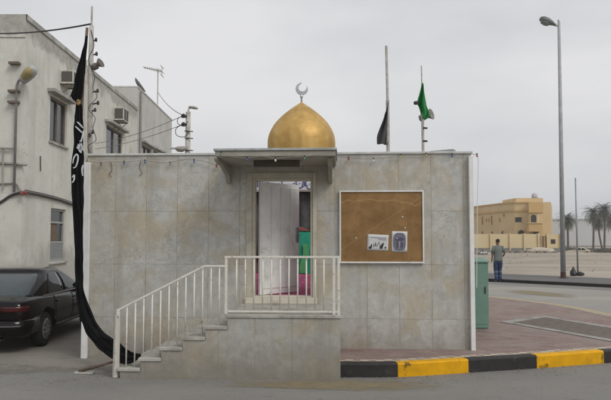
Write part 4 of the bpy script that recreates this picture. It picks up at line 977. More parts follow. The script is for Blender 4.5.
# ------------------------------------------------------------------ strings of coloured bulbs
BC = {'red': (.30, .06, .06), 'blue': (.07, .10, .34), 'green': (.10, .30, .18), 'white': (.72, .70, .62), 'yellow': (.55, .42, .10)}
for k_, c in BC.items(): M['bulb' + k_] = mat(k_ + '_bulb_glass', c, .25, .05, 9, 0)
def bulbs(name, pts, bl, d, label, hang=.06):
    line = catmull([WP(u, v, d) for u, v in pts], 6); t = thing(name, label, 'string lights', line[0], 0)
    b = MB(); b.tube(line, .004, 6); b.build('cord', M['palecable'], t, smooth=True)
    for u, v, c in bl:
        p = WP(u, v, d); b = MB(); b.lathe([(.006, .028), (.010, .025), (.010, .01), (.008, .008)], p, 10); h_ = b.build('socket', M['black'], t)
        b = MB(); b.lathe([(.006, .007), (.010, -.002), (.014, -.014), (.011, -.025), (.005, -.031)], p, 14); b.build('bulb', M['bulb' + c], t, smooth=True)
bulbs('string_lights', [(86, 160.5), (101, 163), (112, 161.5), (124, 162), (145, 160.5), (158, 162.5), (170, 162.5), (182, 160), (194, 160), (206, 161.5), (216, 165), (222, 163)], [(101, 164, 'red'), (124, 162.5, 'blue'), (145, 161.5, 'blue'), (170, 163.5, 'green'), (194, 160.8, 'blue'), (216.5, 165.5, 'red')], .05, 'string of coloured bulbs along the top of the left wall')
bulbs('string_lights', [(216, 152), (221, 153), (234, 157), (247, 158), (262, 156), (275, 158.5), (290, 157), (305, 156.5), (320, 154), (331, 153)], [(221, 153.5, 'green'), (247, 158.8, 'blue'), (275.5, 159.5, 'white'), (304.5, 157.5, 'green')], CD + .05, 'string of coloured bulbs across the front edge of the canopy')
bulbs('string_lights', [(335, 154), (348, 157.5), (360, 158.5), (373, 159), (388, 157.5), (401, 155.5), (414, 154.2), (427, 153.6), (440, 154.5), (452, 154.2), (464, 153.5), (477, 154.5)], [(335, 155.2, 'green'), (348.5, 158.3, 'red'), (373.5, 159.8, 'white'), (400.5, 156, 'yellow'), (426, 154.6, 'yellow'), (452, 155, 'blue'), (477, 155, 'red')], .05, 'string of coloured bulbs along the top of the right wall')
for pts, lb in ((((110.5, 162), (112, 170), (109, 174), (111.5, 177)), 'short slack cord hanging near the left end of the left wall'), (((141, 161), (139.5, 168), (142, 173), (139, 176)), 'short slack cord hanging under the pair of blue bulbs')):
    b = MB(); b.tube(catmull([WP(u, v, .02) for u, v in pts], 5), .004, 5); tag(b.build('hanging_cord', M['cable'], smooth=True), lb, 'cord')

# ------------------------------------------------------------------ dark saloon car parked in the alley
def carpaint(name, c):
    n = NT(name); n.col(n.mix(n.ramp(n.noise(3, 6), (.4, 0), (.7, 1)), c, mul(c, 1.35))); n.rough(n.ramp(n.noise(5, 6), (.3, .07), (.8, .15)))
    n.b.inputs['Specular IOR Level'].default_value = .28; n.b.inputs['Coat Weight'].default_value = .1; n.b.inputs['Coat Roughness'].default_value = .1; return n.m
M['carpaint'] = carpaint('dark_maroon_black_paint', (.005, .003, .0035))
M['carglass'] = mat('car_window_glass', (.012, .015, .016), .03, .2, 3, 0, spec=.32)
M['rearglass'] = mat('rear_window_glass', (.05, .065, .07), .03, .2, 2.2, 0, spec=.6)  # base lighter than the side glass, standing in for reflected sky
M['taillight'] = mat('red_tail_light', (.06, .007, .007), .22, .2, 9, 0)
M['hubcap'] = mat('hubcap_grey', (.27, .27, .27), .4, .15, 9, .1, metal=.3)
def car(name, label, cat, loc, rz, paint, sc=1.0, lights=True):
    t = thing(name, label, cat, loc, rz); t.scale = (sc,) * 3
    MW[t.name] = Matrix()
    st_ = [(0, .60, .36, .74), (.03, .74, .30, .80), (.12, .80, .25, .845), (.4, .835, .22, .868), (.85, .85, .20, .875), (1.5, .855, .19, .865), (2.4, .855, .19, .855), (3.0, .85, .19, .845), (3.5, .83, .20, .80), (4.0, .79, .23, .735), (4.25, .72, .27, .67), (4.34, .56, .33, .60)]
    b = MB(); rings = []
    for s_, w_, zb_, zt_ in st_:
        hf = [(0, zb_), (.80 * w_, zb_), (.95 * w_, zb_ + .08), (1.0 * w_, zb_ + .5 * (zt_ - zb_) - .06), (1.0 * w_, zb_ + .62 * (zt_ - zb_)), (.975 * w_, zt_ - .09), (.915 * w_, zt_ - .02), (.78 * w_, zt_), (0, zt_ + .02)]
        rings.append([b.bm.verts.new((x, s_, z)) for x, z in hf] + [b.bm.verts.new((-x, s_, z)) for x, z in hf[-2:0:-1]])
    for i in range(len(rings) - 1):
        n_ = len(rings[i])
        for k in range(n_): b.bm.faces.new((rings[i][k], rings[i][(k + 1) % n_], rings[i + 1][(k + 1) % n_], rings[i + 1][k]))
    b.bm.faces.new(rings[0][::-1]); b.bm.faces.new(rings[-1])
    body = b.build('body', [paint, M['black']], t, True)
    sub = body.modifiers.new('round', 'SUBSURF'); sub.levels = sub.render_levels = 2
    wy = (.86, 3.36); RW = .285
    cb_ = MB()
    for y_ in wy: cb_.lathe([(.345, -1.2), (.345, 1.2)], (0, y_, RW + .02), 28, ax='x')
    bmesh.ops.recalc_face_normals(cb_.bm, faces=cb_.bm.faces)
    cm = bpy.data.meshes.new('cutter'); cb_.bm.to_mesh(cm); cb_.bm.free(); co_ = bpy.data.objects.new('cutter', cm); COL.objects.link(co_); cm.materials.append(M['black'])
    bo = body.modifiers.new('arches', 'BOOLEAN'); bo.object = co_; bo.operation = 'DIFFERENCE'; bo.solver = 'EXACT'
    co_.parent = t
    bpy.context.view_layer.update(); dg = bpy.context.evaluated_depsgraph_get()
    me = bpy.data.meshes.new_from_object(body.evaluated_get(dg)); body.modifiers.clear(); body.data = me
    for p in me.polygons: p.use_smooth = True
    bpy.data.objects.remove(co_)
    b = MB(); b.box(-.52, .52, .5, 3.8, .30, .34); b.box(-.50, .50, .55, 1.2, .34, .62); b.box(-.50, .50, 3.05, 3.7, .34, .60); b.build('underbody', M['black'], t, True)
    # greenhouse: a smooth tapering shell, its glass laid on the same curve
    zz0, zz1 = .838, 1.225
    gw = lambda h: .795 - .05 * h - .135 * h * h
    gr = lambda h: .42 + .55 * h + .22 * h * h
    gf = lambda h: 3.12 - .72 * h - .20 * h * h
    PX = 6.0
    def gpt(t_, h, k_=1.0):
        c_, s_ = math.cos(t_), math.sin(t_); yc, ly = (gr(h) + gf(h)) / 2, (gf(h) - gr(h)) / 2
        return (k_ * gw(h) * math.copysign(abs(c_) ** (2 / PX), c_), yc + k_ * ly * math.copysign(abs(s_) ** (2 / PX), s_))
    b = MB(); rows = []
    lv = [(h / 8, zz0 + (zz1 - zz0) * h / 8, 1.0) for h in range(9)] + [(1, 1.245, .975), (1, 1.262, .92), (1, 1.276, .78), (1, 1.284, .5), (1, 1.286, .02)]
    for h, z, k_ in lv: rows.append([(*gpt(k * math.tau / 96, h, k_), z) for k in range(97)])
    b.grid(rows); b.build('cabin', paint, t, True, weld=True, smooth=True)
    def side_x(y, h):
        yc, ly = (gr(h) + gf(h)) / 2, (gf(h) - gr(h)) / 2; return gw(h) * max(0, 1 - min(1, abs((y - yc) / ly)) ** PX) ** (1 / PX)
    def end_y(x, h, sg):
        yc, ly = (gr(h) + gf(h)) / 2, (gf(h) - gr(h)) / 2; return yc + sg * ly * max(0, 1 - min(1, abs(x / gw(h))) ** PX) ** (1 / PX)
    zh = lambda h: zz0 + (zz1 - zz0) * h
    HS = [.07, .10, .2, .35, .5, .65, .8, .90, .935]
    rnd = lambda i: .035 if i in (0, len(HS) - 1) else .0
    for sgn in (1, -1):
        for y0f, y1f in ((lambda h: .93 + .33 * h + .16 * h * h, lambda h: 1.70 + .02 * h), (lambda h: 1.79 + .02 * h, lambda h: 2.86 - .66 * h - .1 * h * h)):
            b = MB(); rows = []
            for i, h in enumerate(HS):
                y0, y1_ = y0f(h) + rnd(i), y1f(h) - rnd(i); rows.append([(sgn * (side_x(y0 + (y1_ - y0) * j / 10, h) + .005), y0 + (y1_ - y0) * j / 10, zh(h)) for j in range(11)])
            b.grid(rows); b.build('side_window', M['carglass'], t, True, solid=.004, smooth=True)
        b = MB(); b.grid([[(sgn * (side_x(.80 + 2.1 * j / 12, .02) + o_), .80 + 2.1 * j / 12, zh(h)) for j in range(13)] for h, o_ in ((-.005, .012), (.045, .012))]); b.build('chrome_strip', M['chrome'], t, True, solid=.006)
        b = MB(); b.box(min(sgn * .846, sgn * .862), max(sgn * .846, sgn * .862), 1.30, 2.95, .30, .325); b.build('side_strip', mat('grey_side_strip', (.16, .15, .15), .5, .1, 9, 0), t, True)
        for y_ in (1.28, 2.2):
            b = MB(); b.box(min(sgn * .842, sgn * .868), max(sgn * .842, sgn * .868), y_, y_ + .17, .70, .725); b.build('door_handle', paint, t, True, bevel=.006)
        for y_ in (1.235, 2.14):
            b = MB(); b.tube([(sgn * .848, y_ + .02, .30), (sgn * .8615, y_, .52), (sgn * .8545, y_, .70), (sgn * .80, y_, .845)], .004, 5); b.build('door_seam', M['black'], t, True)
        b = MB(); b.hexa([(sgn * .74, 2.72, .87), (sgn * .92, 2.70, .87), (sgn * .92, 2.80, .87), (sgn * .74, 2.80, .87), (sgn * .74, 2.72, .99), (sgn * .92, 2.70, .99), (sgn * .90, 2.80, .98), (sgn * .74, 2.80, .98)]); b.build('wing_mirror', paint, t, True, bevel=.02)
    for nm, sg, wm in (('rear_window', -1, M['rearglass']), ('windscreen', 1, M['carglass'])):
        b = MB(); rows = []
        for i, h in enumerate(HS):
            xm = gw(h) * .86 - rnd(i); rows.append([(-xm + 2 * xm * j / 14, end_y(-xm + 2 * xm * j / 14, h, sg) + sg * .006, zh(h) + .002) for j in range(15)])
        b.grid(rows); b.build(nm, wm, t, True, solid=.004, smooth=True)
    for sgn in (1, -1):
        for y_ in wy:
            b = MB(); b.lathe([(.19, -.085), (.25, -.09), (RW, -.06), (RW, .06), (.25, .09), (.19, .085)], (sgn * .745, y_, RW), 32, ax='x'); ty = b.build('wheel', M['rubber'], t, True, smooth=True)
            b = MB(); b.lathe([(.02, .0), (.07, .012), (.14, .016), (.175, .0), (.19, -.012)][::1], (0, 0, 0), 28, ax='x'); b.xf(Matrix.Translation((sgn * .832, y_, RW)) @ (Matrix.Identity(4) if sgn > 0 else Matrix.Scale(-1, 4, (1, 0, 0)))); hb_ = b.build('hubcap', M['hubcap'], ty, True, smooth=True)
            b = MB()
            for k in range(10):
                a = k * math.tau / 10; c_ = Vector((sgn * .847, y_ + .125 * math.cos(a), RW + .125 * math.sin(a))); rd = Vector((0, math.cos(a), math.sin(a))); tg = Vector((0, -math.sin(a), math.cos(a)))
                b.hexa([c_ - rd * .04 - tg * .010 + Vector((d_, 0, 0)) for d_ in (0,)] + [c_ + rd * .04 - tg * .014, c_ + rd * .04 + tg * .014, c_ - rd * .04 + tg * .010] + [p + Vector((sgn * .004, 0, 0)) for p in (c_ - rd * .04 - tg * .010, c_ + rd * .04 - tg * .014, c_ + rd * .04 + tg * .014, c_ - rd * .04 + tg * .010)])
            b.build('hubcap_slots', M['dark'], hb_, True)
    if lights:
        for sgn in (1, -1):
            b = MB(); pts = [(.44, -.002), (.60, .006), (.70, .035), (.765, .10), (.80, .20)]
            b.grid([[(sgn * x, y_ - .022 + (.03 if i == 0 else 0) * 0, z) for i, (x, y_) in enumerate(pts)] for z in (.655, .68, .715, .74)])
            b.build('tail_light', M['taillight'], t, True, solid=.03, smooth=True)
            b = MB(); pts = [(.36, 4.345), (.55, 4.32), (.68, 4.27)]; b.grid([[(sgn * x, y_, z) for x, y_ in pts] for z in (.50, .60)]); b.build('headlight', M['chrome'], t, True, solid=.03)
        b = MB(); pts = [(-.84, .5), (-.83, .16), (-.76, .0), (-.62, -.06), (0, -.085), (.62, -.06), (.76, .0), (.83, .16), (.84, .5)]
        b.grid([[(x * k_, y_ + o_, z) for x, y_ in pts] for z, k_, o_ in ((.27, .97, .04), (.30, 1.0, .0), (.40, 1.012, -.012), (.50, 1.012, -.012), (.53, .99, .03))]); b.build('rear_bumper', paint, t, True, solid=.02, smooth=True)
        b = MB(); b.grid([[(x, y_ - .035, z) for x, y_ in pts[2:7]] for z in (.435, .455)]); b.build('bumper_strip', mat('bumper_strip', (.10, .10, .10), .4, .1, 9, 0), t, True, solid=.01)
        b = MB(); b.tube([(.45, -.10, .235), (.45, .25, .235)], .028, 10); b.build('exhaust', M['chrome'], t, True)
    MW[t.name] = Matrix.Translation(Vector(loc)) @ Matrix.Rotation(rz, 4, 'Z')
    return t
car('parked_car', 'dark maroon black saloon car parked in the alley beside the white building', 'car', (-5.20, 10.32, .002), R(1.2), M['carpaint'])

# ------------------------------------------------------------------ street lamp, thin pole, rubbish bags
lb_ = gnd(563.3, 278.3, .07); LYY = lb_.y
t = thing('street_lamp', 'very tall grey street lamp post with a rusty foot at the far pavement', 'street lamp', (lb_.x, LYY, .07))
ltop = at(558.9, 22, LYY)
b = MB(); b.tube([lb_ + Vector((0, 0, .26)), lb_.lerp(ltop, .5), ltop], [.105, .085, .058], 14); b.build('pole', mat('lamp_post_grey', (.40, .40, .415), .55, .18, 5, .1, metal=0, dirt=(.28, .27, .265), dsc=2), t, smooth=True)
b = MB(); b.tube([lb_, lb_ + Vector((0, 0, .258))], [.112, .110], 14); b.lathe([(.2, -.005), (.2, .02), (.12, .035)], lb_, 14); b.build('rusty_foot', mat('rust', (.085, .05, .04), .9, .3, 9, .3), t)
b = MB(); b.tube([ltop - Vector((0, 0, .06)), at(558.6, 20.5, LYY), at(557.8, 20.3, LYY)], .03, 8); b.tube([at(559, 25.5, LYY), at(556.5, 25.8, LYY), at(553, 24.8, LYY)], .04, 8); b.build('arm', M['steel'], t, smooth=True)
hc = at(547.5, 21.8, LYY); a_ = (at(555.5, 26, LYY) - at(540.5, 19, LYY)).normalized(); up = Vector((0, 1, 0)).cross(a_) * -1
b = MB(); ell(b, hc, a_, Vector((0, 1, 0)), up, [(-.36, .05, .04, .0), (-.33, .13, .09, .0), (-.2, .20, .15, .0), (0, .20, .15, .01), (.18, .14, .10, .02), (.30, .07, .06, .02), (.38, .05, .04, .02)], 18); hd = b.build('lamp_head', mat('lamp_head_grey', (.17, .175, .17), .5, .2, 8, .1), t, smooth=True)
b = MB(); ell(b, hc - up * .075, a_, Vector((0, 1, 0)), up, [(-.29, .05, .04, 0), (-.22, .15, .11, 0), (-.05, .17, .13, 0), (.08, .12, .09, 0), (.13, .05, .04, 0)], 16); b.build('lens', mat('lamp_lens', (.22, .23, .22), .2, .15, 9, 0), hd, smooth=True)
p0 = gnd(577.9, 275.2, 0); b = MB(); b.tube([p0 - Vector((0, 0, .05)), at(576.8, 230, p0.y), at(575.4, 178, p0.y)], [.045, .04, .035], 8); tag(b.build('thin_pole', M['steel'], smooth=True), 'thin bare grey pole standing on the sand just right of the street lamp', 'pole')
M['bag'] = mat('black_bag', (.02, .02, .022), .45, .3, 9, .3, 14)
def lump(name, c, rx_, ry_, rz_, m, label, cat, seed=0, peak=0):
    bm = bmesh.new(); bmesh.ops.create_icosphere(bm, subdivisions=4, radius=1)
    for v in bm.verts:
        k = 1 + .22 * noise.noise(v.co * 1.8 + Vector((seed, 0, 0))) + .10 * noise.noise(v.co * 5 + Vector((seed, 3, 0)))
        z = max(v.co.z * k, -.55); 
        if peak and z > .2: z += peak * (z - .2) ** 1.5; 
        f = 1 - (.35 * max(0, z) if peak else 0)
        v.co = Vector((v.co.x * k * rx_ * f, v.co.y * k * ry_ * f, (z + .55) * rz_))
    b = MB(); b.bm.free(); b.bm = bm; b.xf(Matrix.Translation(c)); return tag(b.build(name, m, smooth=True), label, cat)
g1, g2 = gnd(573.3, 275.6), gnd(580, 275.5)
lump('rubbish_bag', g1, .16, .16, .20, M['bag'], 'taller peaked black rubbish bag left of the thin bare pole', 'bag', 3, .7)
lump('rubbish_bag', g2, .18, .15, .12, M['bag'], 'low black rubbish bag slumped right of the thin bare pole', 'bag', 8)

# ------------------------------------------------------------------ man walking away
def skin(name, verts, edges, radii, m, parent, root=0, lv=2):
    me = bpy.data.meshes.new(name); me.from_pydata([Vector(v) for v in verts], edges, []); o = bpy.data.objects.new(name, me); COL.objects.link(o)
    o.parent = parent; MW[name] = Matrix()
    md = o.modifiers.new('skin', 'SKIN')
    sv = me.skin_vertices[0].data
    for i, r in enumerate(radii): sv[i].radius = r if isinstance(r, tuple) else (r, r); sv[i].use_root = (i == root)
    md.use_smooth_shade = True
    sb_ = o.modifiers.new('sub', 'SUBSURF'); sb_.levels = sb_.render_levels = lv
    me.materials.append(m)
    bpy.context.view_layer.update(); dg = bpy.context.evaluated_depsgraph_get(); m2 = bpy.data.meshes.new_from_object(o.evaluated_get(dg))
    o.modifiers.clear(); o.data = m2
    for p in m2.polygons: p.use_smooth = True
    return o
M['skin'] = mat('brown_skin', (.20, .105, .065), .55, .12, 12, 0)
M['shirt'] = mat('grey_green_shirt', (.17, .19, .175), .9, .15, 7, .3, 20)
M['hair'] = mat('black_hair', (.012, .010, .009), .7, .3, 30, .3)
def denim():
    n = NT('blue_denim'); c = n.mix(n.ramp(n.noise(5, 6), (.35, 0), (.7, 1)), (.022, .040, .090), (.04, .068, .14))
    sp_ = n.n('ShaderNodeSeparateXYZ'); n.l(n.co.outputs['Object'], sp_.inputs[0])
    h = n.math('ADD', sp_.outputs[2], n.math('MULTIPLY', n.noise(9, 3), .08))
    c = n.mix(n.ramp(n.math('ABSOLUTE', n.math('SUBTRACT', h, .46)), (.0, .4), (.04, .0)), c, (.34, .40, .47))
    c = n.mix(n.ramp(n.math('ABSOLUTE', n.math('SUBTRACT', h, .29)), (.0, .3), (.035, .0)), c, (.30, .36, .44))
    n.col(c); n.rough(.9); return n.m
M['denim'] = denim()
M['shoe'] = mat('grey_shoe', (.22, .22, .23), .6, .2, 9, .1)
fp = gnd(498.4, 282)
man = thing('person', 'man in grey green shirt and blue jeans walking away across the road', 'person', (fp.x, fp.y, .001), R(3))
J = {'pel': (0, 0, .96), 'wai': (0, .0, 1.10), 'che': (0, .01, 1.30), 'nb': (0, .0, 1.455), 'nk': (0, .012, 1.525), 'h1': (0, .03, 1.60), 'h2': (0, .02, 1.68), 'h3': (0, .015, 1.735), 'nose': (0, .115, 1.625),
     'sl': (-.165, -.005, 1.415), 'el': (-.235, -.04, 1.14), 'wl': (-.235, .05, .91), 'pl': (-.233, .075, .84),
     'sr': (.165, -.005, 1.415), 'er': (.255, -.07, 1.15), 'wr': (.225, .13, 1.01), 'pr': (.20, .19, .985),
     'hl': (-.088, 0, .91), 'kl': (-.090, .05, .50), 'al': (-.088, -.02, .09), 'tl': (-.095, .13, .045),
     'hr': (.088, 0, .91), 'kr': (.085, .075, .50), 'ar': (.082, .02, .09), 'tr': (.09, .17, .045),
     'earl': (-.080, .01, 1.625), 'earr': (.080, .01, 1.625)}
RD_ = {'pel': (.135, .10), 'wai': (.125, .095), 'che': (.155, .10), 'nb': (.075, .06), 'nk': .055, 'h1': (.070, .085), 'h2': (.078, .095), 'h3': (.05, .06), 'nose': .012, 'sl': .058, 'el': .040, 'wl': (.028, .022), 'pl': (.036, .018),
       'sr': .058, 'er': .040, 'wr': (.028, .022), 'pr': (.036, .018), 'hl': .085, 'kl': .055, 'al': .038, 'tl': (.04, .025), 'hr': .085, 'kr': .055, 'ar': .038, 'tr': (.04, .025), 'earl': .014, 'earr': .014}
E = [('pel', 'wai'), ('wai', 'che'), ('che', 'nb'), ('nb', 'nk'), ('nk', 'h1'), ('h1', 'h2'), ('h2', 'h3'), ('h1', 'nose'), ('h1', 'earl'), ('h1', 'earr'), ('che', 'sl'), ('sl', 'el'), ('el', 'wl'), ('wl', 'pl'), ('che', 'sr'), ('sr', 'er'), ('er', 'wr'), ('wr', 'pr'), ('pel', 'hl'), ('hl', 'kl'), ('kl', 'al'), ('al', 'tl'), ('pel', 'hr'), ('hr', 'kr'), ('kr', 'ar'), ('ar', 'tr')]
for sd_, p, d in (('l', Vector(J['pl']), Vector((0, .25, -1)).normalized()), ('r', Vector(J['pr']), Vector((-.35, .9, -.3)).normalized())):
    ac = Vector((0, 1, .25)).normalized() if sd_ == 'l' else Vector((.2, .3, -.9)).normalized()
    for k, (of, ln) in enumerate(((-.026, .062), (-.009, .072), (.009, .068), (.026, .052))):
        a, c = 'f%s%da' % (sd_, k), 'f%s%db' % (sd_, k)
        J[a] = p + ac * of + d * ln * .5; J[c] = p + ac * of * 1.1 + d * ln + Vector((.012 if sd_ == 'l' else -.012, .0, 0)); RD_[a] = .0085; RD_[c] = .007; E += [('p' + sd_, a), (a, c)]
    J['t' + sd_ + 'h'] = p - d * .03 + ac * .045 + Vector((.02 if sd_ == 'l' else -.02, .0, 0)); RD_['t' + sd_ + 'h'] = .010; E.append(('w' + sd_, 't' + sd_ + 'h'))
ks = list(J); ix = {k: i for i, k in enumerate(ks)}
skin('body', [J[k] for k in ks], [(ix[a], ix[b_]) for a, b_ in E], [RD_[k] for k in ks], M['skin'], man)
def sub(keys, edges, rad, name, m, extra=None):
    pts = dict((k, J[k]) for k in keys); pts.update(extra or {}); ks_ = list(pts); i_ = {k: n_ for n_, k in enumerate(ks_)}
    return skin(name, [pts[k] for k in ks_], [(i_[a], i_[b_]) for a, b_ in edges], [rad[k] for k in ks_], m, man)
lerp = lambda a, b_, t_: tuple(Vector(J[a]).lerp(Vector(J[b_]), t_))
def loft(b, rings, n=20):
    vs_ = [[b.bm.verts.new((cx_ + rx_ * math.cos(k * math.tau / n), cy_ + ry_ * math.sin(k * math.tau / n), z + dz_ * math.cos(k * math.tau / n))) for k in range(n)] for z, rx_, ry_, cx_, cy_, dz_ in rings]
    for i in range(len(vs_) - 1):
        for k in range(n): b.bm.faces.new((vs_[i][k], vs_[i][(k + 1) % n], vs_[i + 1][(k + 1) % n], vs_[i + 1][k]))
    b.bm.faces.new(vs_[0][::-1]); b.bm.faces.new(vs_[-1])
b = MB(); loft(b, [(.835, .182, .13, 0, 0, .006), (.90, .184, .134, 0, 0, 0), (1.0, .176, .128, .004, 0, 0), (1.10, .172, .126, 0, 0, 0), (1.22, .186, .130, 0, .005, 0), (1.33, .198, .128, 0, .005, 0), (1.40, .172, .108, 0, 0, 0), (1.445, .115, .085, 0, 0, 0), (1.475, .078, .068, 0, 0, 0)])
for sd_ in ('l', 'r'):
    p, q = Vector(J['s' + sd_]), Vector(J['e' + sd_]); o_ = Vector((-.02 if sd_ == 'l' else .02, 0, 0))
    b.tube([p - o_ * 2.2 + Vector((0, 0, -.01)), p + o_ * .5, p.lerp(q, .35) + o_ * .4, p.lerp(q, .78)], [.056, .064, .066, .068], 14)
b.build('shirt', M['shirt'], man, True, smooth=True)
b = MB(); loft(b, [(.74, .150, .105, 0, .005, 0), (.80, .166, .118, 0, 0, 0), (.88, .168, .122, 0, 0, 0), (.99, .158, .115, 0, 0, 0)])
for x_, yk, ya, zk in ((-.086, .05, -.03, .50), (.086, .075, .03, .50)):
    b.tube([(x_, 0, .84), (x_ * 1.0, .01, .74), (x_ * 1.02, .03, .62), (x_ * 1.02, yk, zk), (x_, (yk + ya) / 2 - .01, .30), (x_, ya, .12), (x_, ya + .01, .065)], [.092, .098, .090, .078, .074, .070, .072], 16)
b.build('jeans', M['denim'], man, True, smooth=True)
for sx_, ay, ty_ in ((-1, -.02, .13), (1, .02, .17)):
    skin('shoe', [(sx_ * .086, ay - .05, .045), (sx_ * .087, ay + .06, .045), (sx_ * .093, ty_ + .02, .035)], [(0, 1), (1, 2)], [(.045, .045), (.048, .042), (.042, .03)], M['shoe'], man)
skin('hair', [(0, -.034, 1.60), (0, -.020, 1.67), (0, .012, 1.728)], [(0, 1), (1, 2)], [(.066, .058), (.082, .085), (.062, .078)], M['hair'], man)

# ------------------------------------------------------------------ yellow villa across the sand lot
M['villa'] = mat('ochre_render', (.63, .48, .275), .85, .08, .4, .1, 6, dirt=(.60, .44, .22), dsc=.15)
M['villaband'] = mat('dark_ochre_render', (.56, .375, .175), .85, .08, .4, .1, 6)
M['villawall'] = mat('pale_yellow_render', (.68, .555, .34), .85, .08, .3, .1, 6, dirt=(.58, .46, .27), dsc=.3)
M['rubblegrey'] = mat('grey_block', (.24, .225, .205), .95, .25, .8, .4, 8, dirt=(.16, .15, .13), dsc=.9)
M['gate'] = mat('brown_gate', (.24, .15, .09), .6, .2, 2, .1)
vp = [at(462, 236, 103), at(480, 236, 96), at(500, 236, 88.6), at(508, 236, 86.6), at(515, 236, 85.6), at(529, 236, 85.0), at(529, 236, 84.3), at(543, 236, 84.1), at(543, 236, 84.8), at(551.6, 236, 84.7), at(552.6, 236, 98), at(466, 236, 118)]
vp = [Vector((p.x, p.y)) for p in vp]
vz = at(530, 202, 84.5).z
vl = thing('yellow_villa', 'ochre yellow two storey villa with a curved front across the sand lot', 'villa', (vp[5].x, vp[5].y, 0))
b = MB(); b.prism([tuple(p) for p in vp], -.1, vz); b.build('wall', M['villa'], vl)
zb0 = at(530, 210.5, 84.5).z
def follow(name, pts, off, z0, z1, m, th=.12):
    o_ = offset(pts, -off); b = MB(); o2 = offset(pts, -off - th)
    rows = [[(*p, z0), (*q, z0), (*q, z1), (*p, z1), (*p, z0)] for p, q in zip(o_, o2)]; b.grid(rows); return b.build(name, m, vl)
follow('string_course', vp[:6], .0, zb0 - .12, zb0 + .12, M['villaband']); follow('parapet_cap', vp[:6], .0, vz - .12, vz + .06, M['villaband'], .1)
def vbox(u0, u1, v0, v1, Yf, dep, m, name, par=None):
    a, c = at(u0, v1, Yf), at(u1, v0, Yf); b = MB(); b.box(a.x, c.x, Yf, Yf + dep, a.z, c.z); return b.build(name, m, par or vl)
vbox(516, 543, 198, 202.4, 87, 6, M['villa'], 'stair_house')
vbox(528.8, 543.2, 202.2, 212.5, 84.0, .15, M['villaband'], 'front_panel')
vbox(528.8, 542.2, 223.3, 231.5, 83.2, .9, M['villaband'], 'balcony')
def seg_window(u, w_, v0, v1, i, arch=False):
    p, q = vp[i], vp[i + 1]; d = (q - p).normalized(); n_ = Vector((d.y, -d.x))
    # find the point along the segment seen at pixel column u
    k = (u - 305.5) / FOC
    best = min((abs((p.lerp(q, t_ / 200)).x / ((p.lerp(q, t_ / 200)).y * 1.0) - k), t_ / 200) for t_ in range(201))[1]
    c = p.lerp(q, best); z0, z1 = at(u, v1, c.y).z, at(u, v0, c.y).z; hw_ = w_ * c.y / FOC / 2
    b = MB()
    prof = [(-hw_, z0), (hw_, z0)]
    if arch: prof += [(hw_ * math.cos(a), z1 - hw_ + hw_ * math.sin(a)) for a in [i_ * math.pi / 10 for i_ in range(11)]]
    else: prof += [(hw_, z1), (-hw_, z1)]
    f_, g_ = [], []
    for x, z in prof: f_.append(c + d * x); 
    A_ = [b.bm.verts.new((*(c + d * x + n_ * .03), z)) for x, z in prof]; B_ = [b.bm.verts.new((*(c + d * x - n_ * .2), z)) for x, z in prof]
    b.bm.faces.new(A_); b.bm.faces.new(B_[::-1])
    for j in range(len(prof)): b.bm.faces.new((A_[j], A_[(j + 1) % len(prof)], B_[(j + 1) % len(prof)], B_[j]))
    wn = b.build('window', M['glassdark'], vl)
    for s_ in (-1, 1):
        b = MB(); o_ = c + d * (s_ * (hw_ + .06)); b.hexa([(*(o_ - d * .06), z0 - .1), (*(o_ + d * .06), z0 - .1), (*(o_ + d * .06 + n_ * .08), z0 - .1), (*(o_ - d * .06 + n_ * .08), z0 - .1), (*(o_ - d * .06), z1 + .05), (*(o_ + d * .06), z1 + .05), (*(o_ + d * .06 + n_ * .08), z1 + .05), (*(o_ - d * .06 + n_ * .08), z1 + .05)])
        b.build('frame', M['villaband'], wn)
seg_window(482.6, 1.6, 216.8, 224, 1); seg_window(491.8, 1.6, 216, 224, 1); seg_window(486.5, .8, 219, 221, 1); seg_window(489, .8, 219, 221, 1); seg_window(499.8, .9, 218, 221, 1); seg_window(504.2, 1.2, 214, 216, 2)
seg_window(518.3, 6, 217.3, 222, 4); seg_window(533.5, 5.4, 214.6, 223.2, 6, True)
seg_window(482.5, 3, 231.5, 240, 1, True); seg_window(492, 3, 231.4, 240, 1, True); seg_window(502.5, 3, 231, 240, 2, True); seg_window(521, 6, 230, 240, 4, True); seg_window(535, 5, 231.6, 240, 6)
vbox(537.6, 541.6, 214.2, 222.9, 84.16, .1, mat('pale_villa_panel', (.70, .60, .42), .85, .06, .5, 0), 'pale_panel')
vbox(528.4, 542.8, 222.4, 223.4, 83.1, 1.0, M['villa'], 'balcony_cap')
tk = at(534.5, 198, 89); t = thing('water_tank', 'pale water tank on top of the yellow villa', 'water tank', tk)
b = MB(); b.lathe([(.34, .0), (.38, .06), (.38, .46), (.32, .56), (.12, .62), (.10, .68)], tk + Vector((0, 0, .02)), 18); b.build('tank', mat('pale_tank', (.50, .49, .54), .5, .08, 3, 0), t, smooth=True)
b = MB(); b.box(tk.x - .4, tk.x + .4, tk.y - .4, tk.y + .4, tk.z - .1, tk.z + .02); b.build('stand', M['rubblegrey'], t)
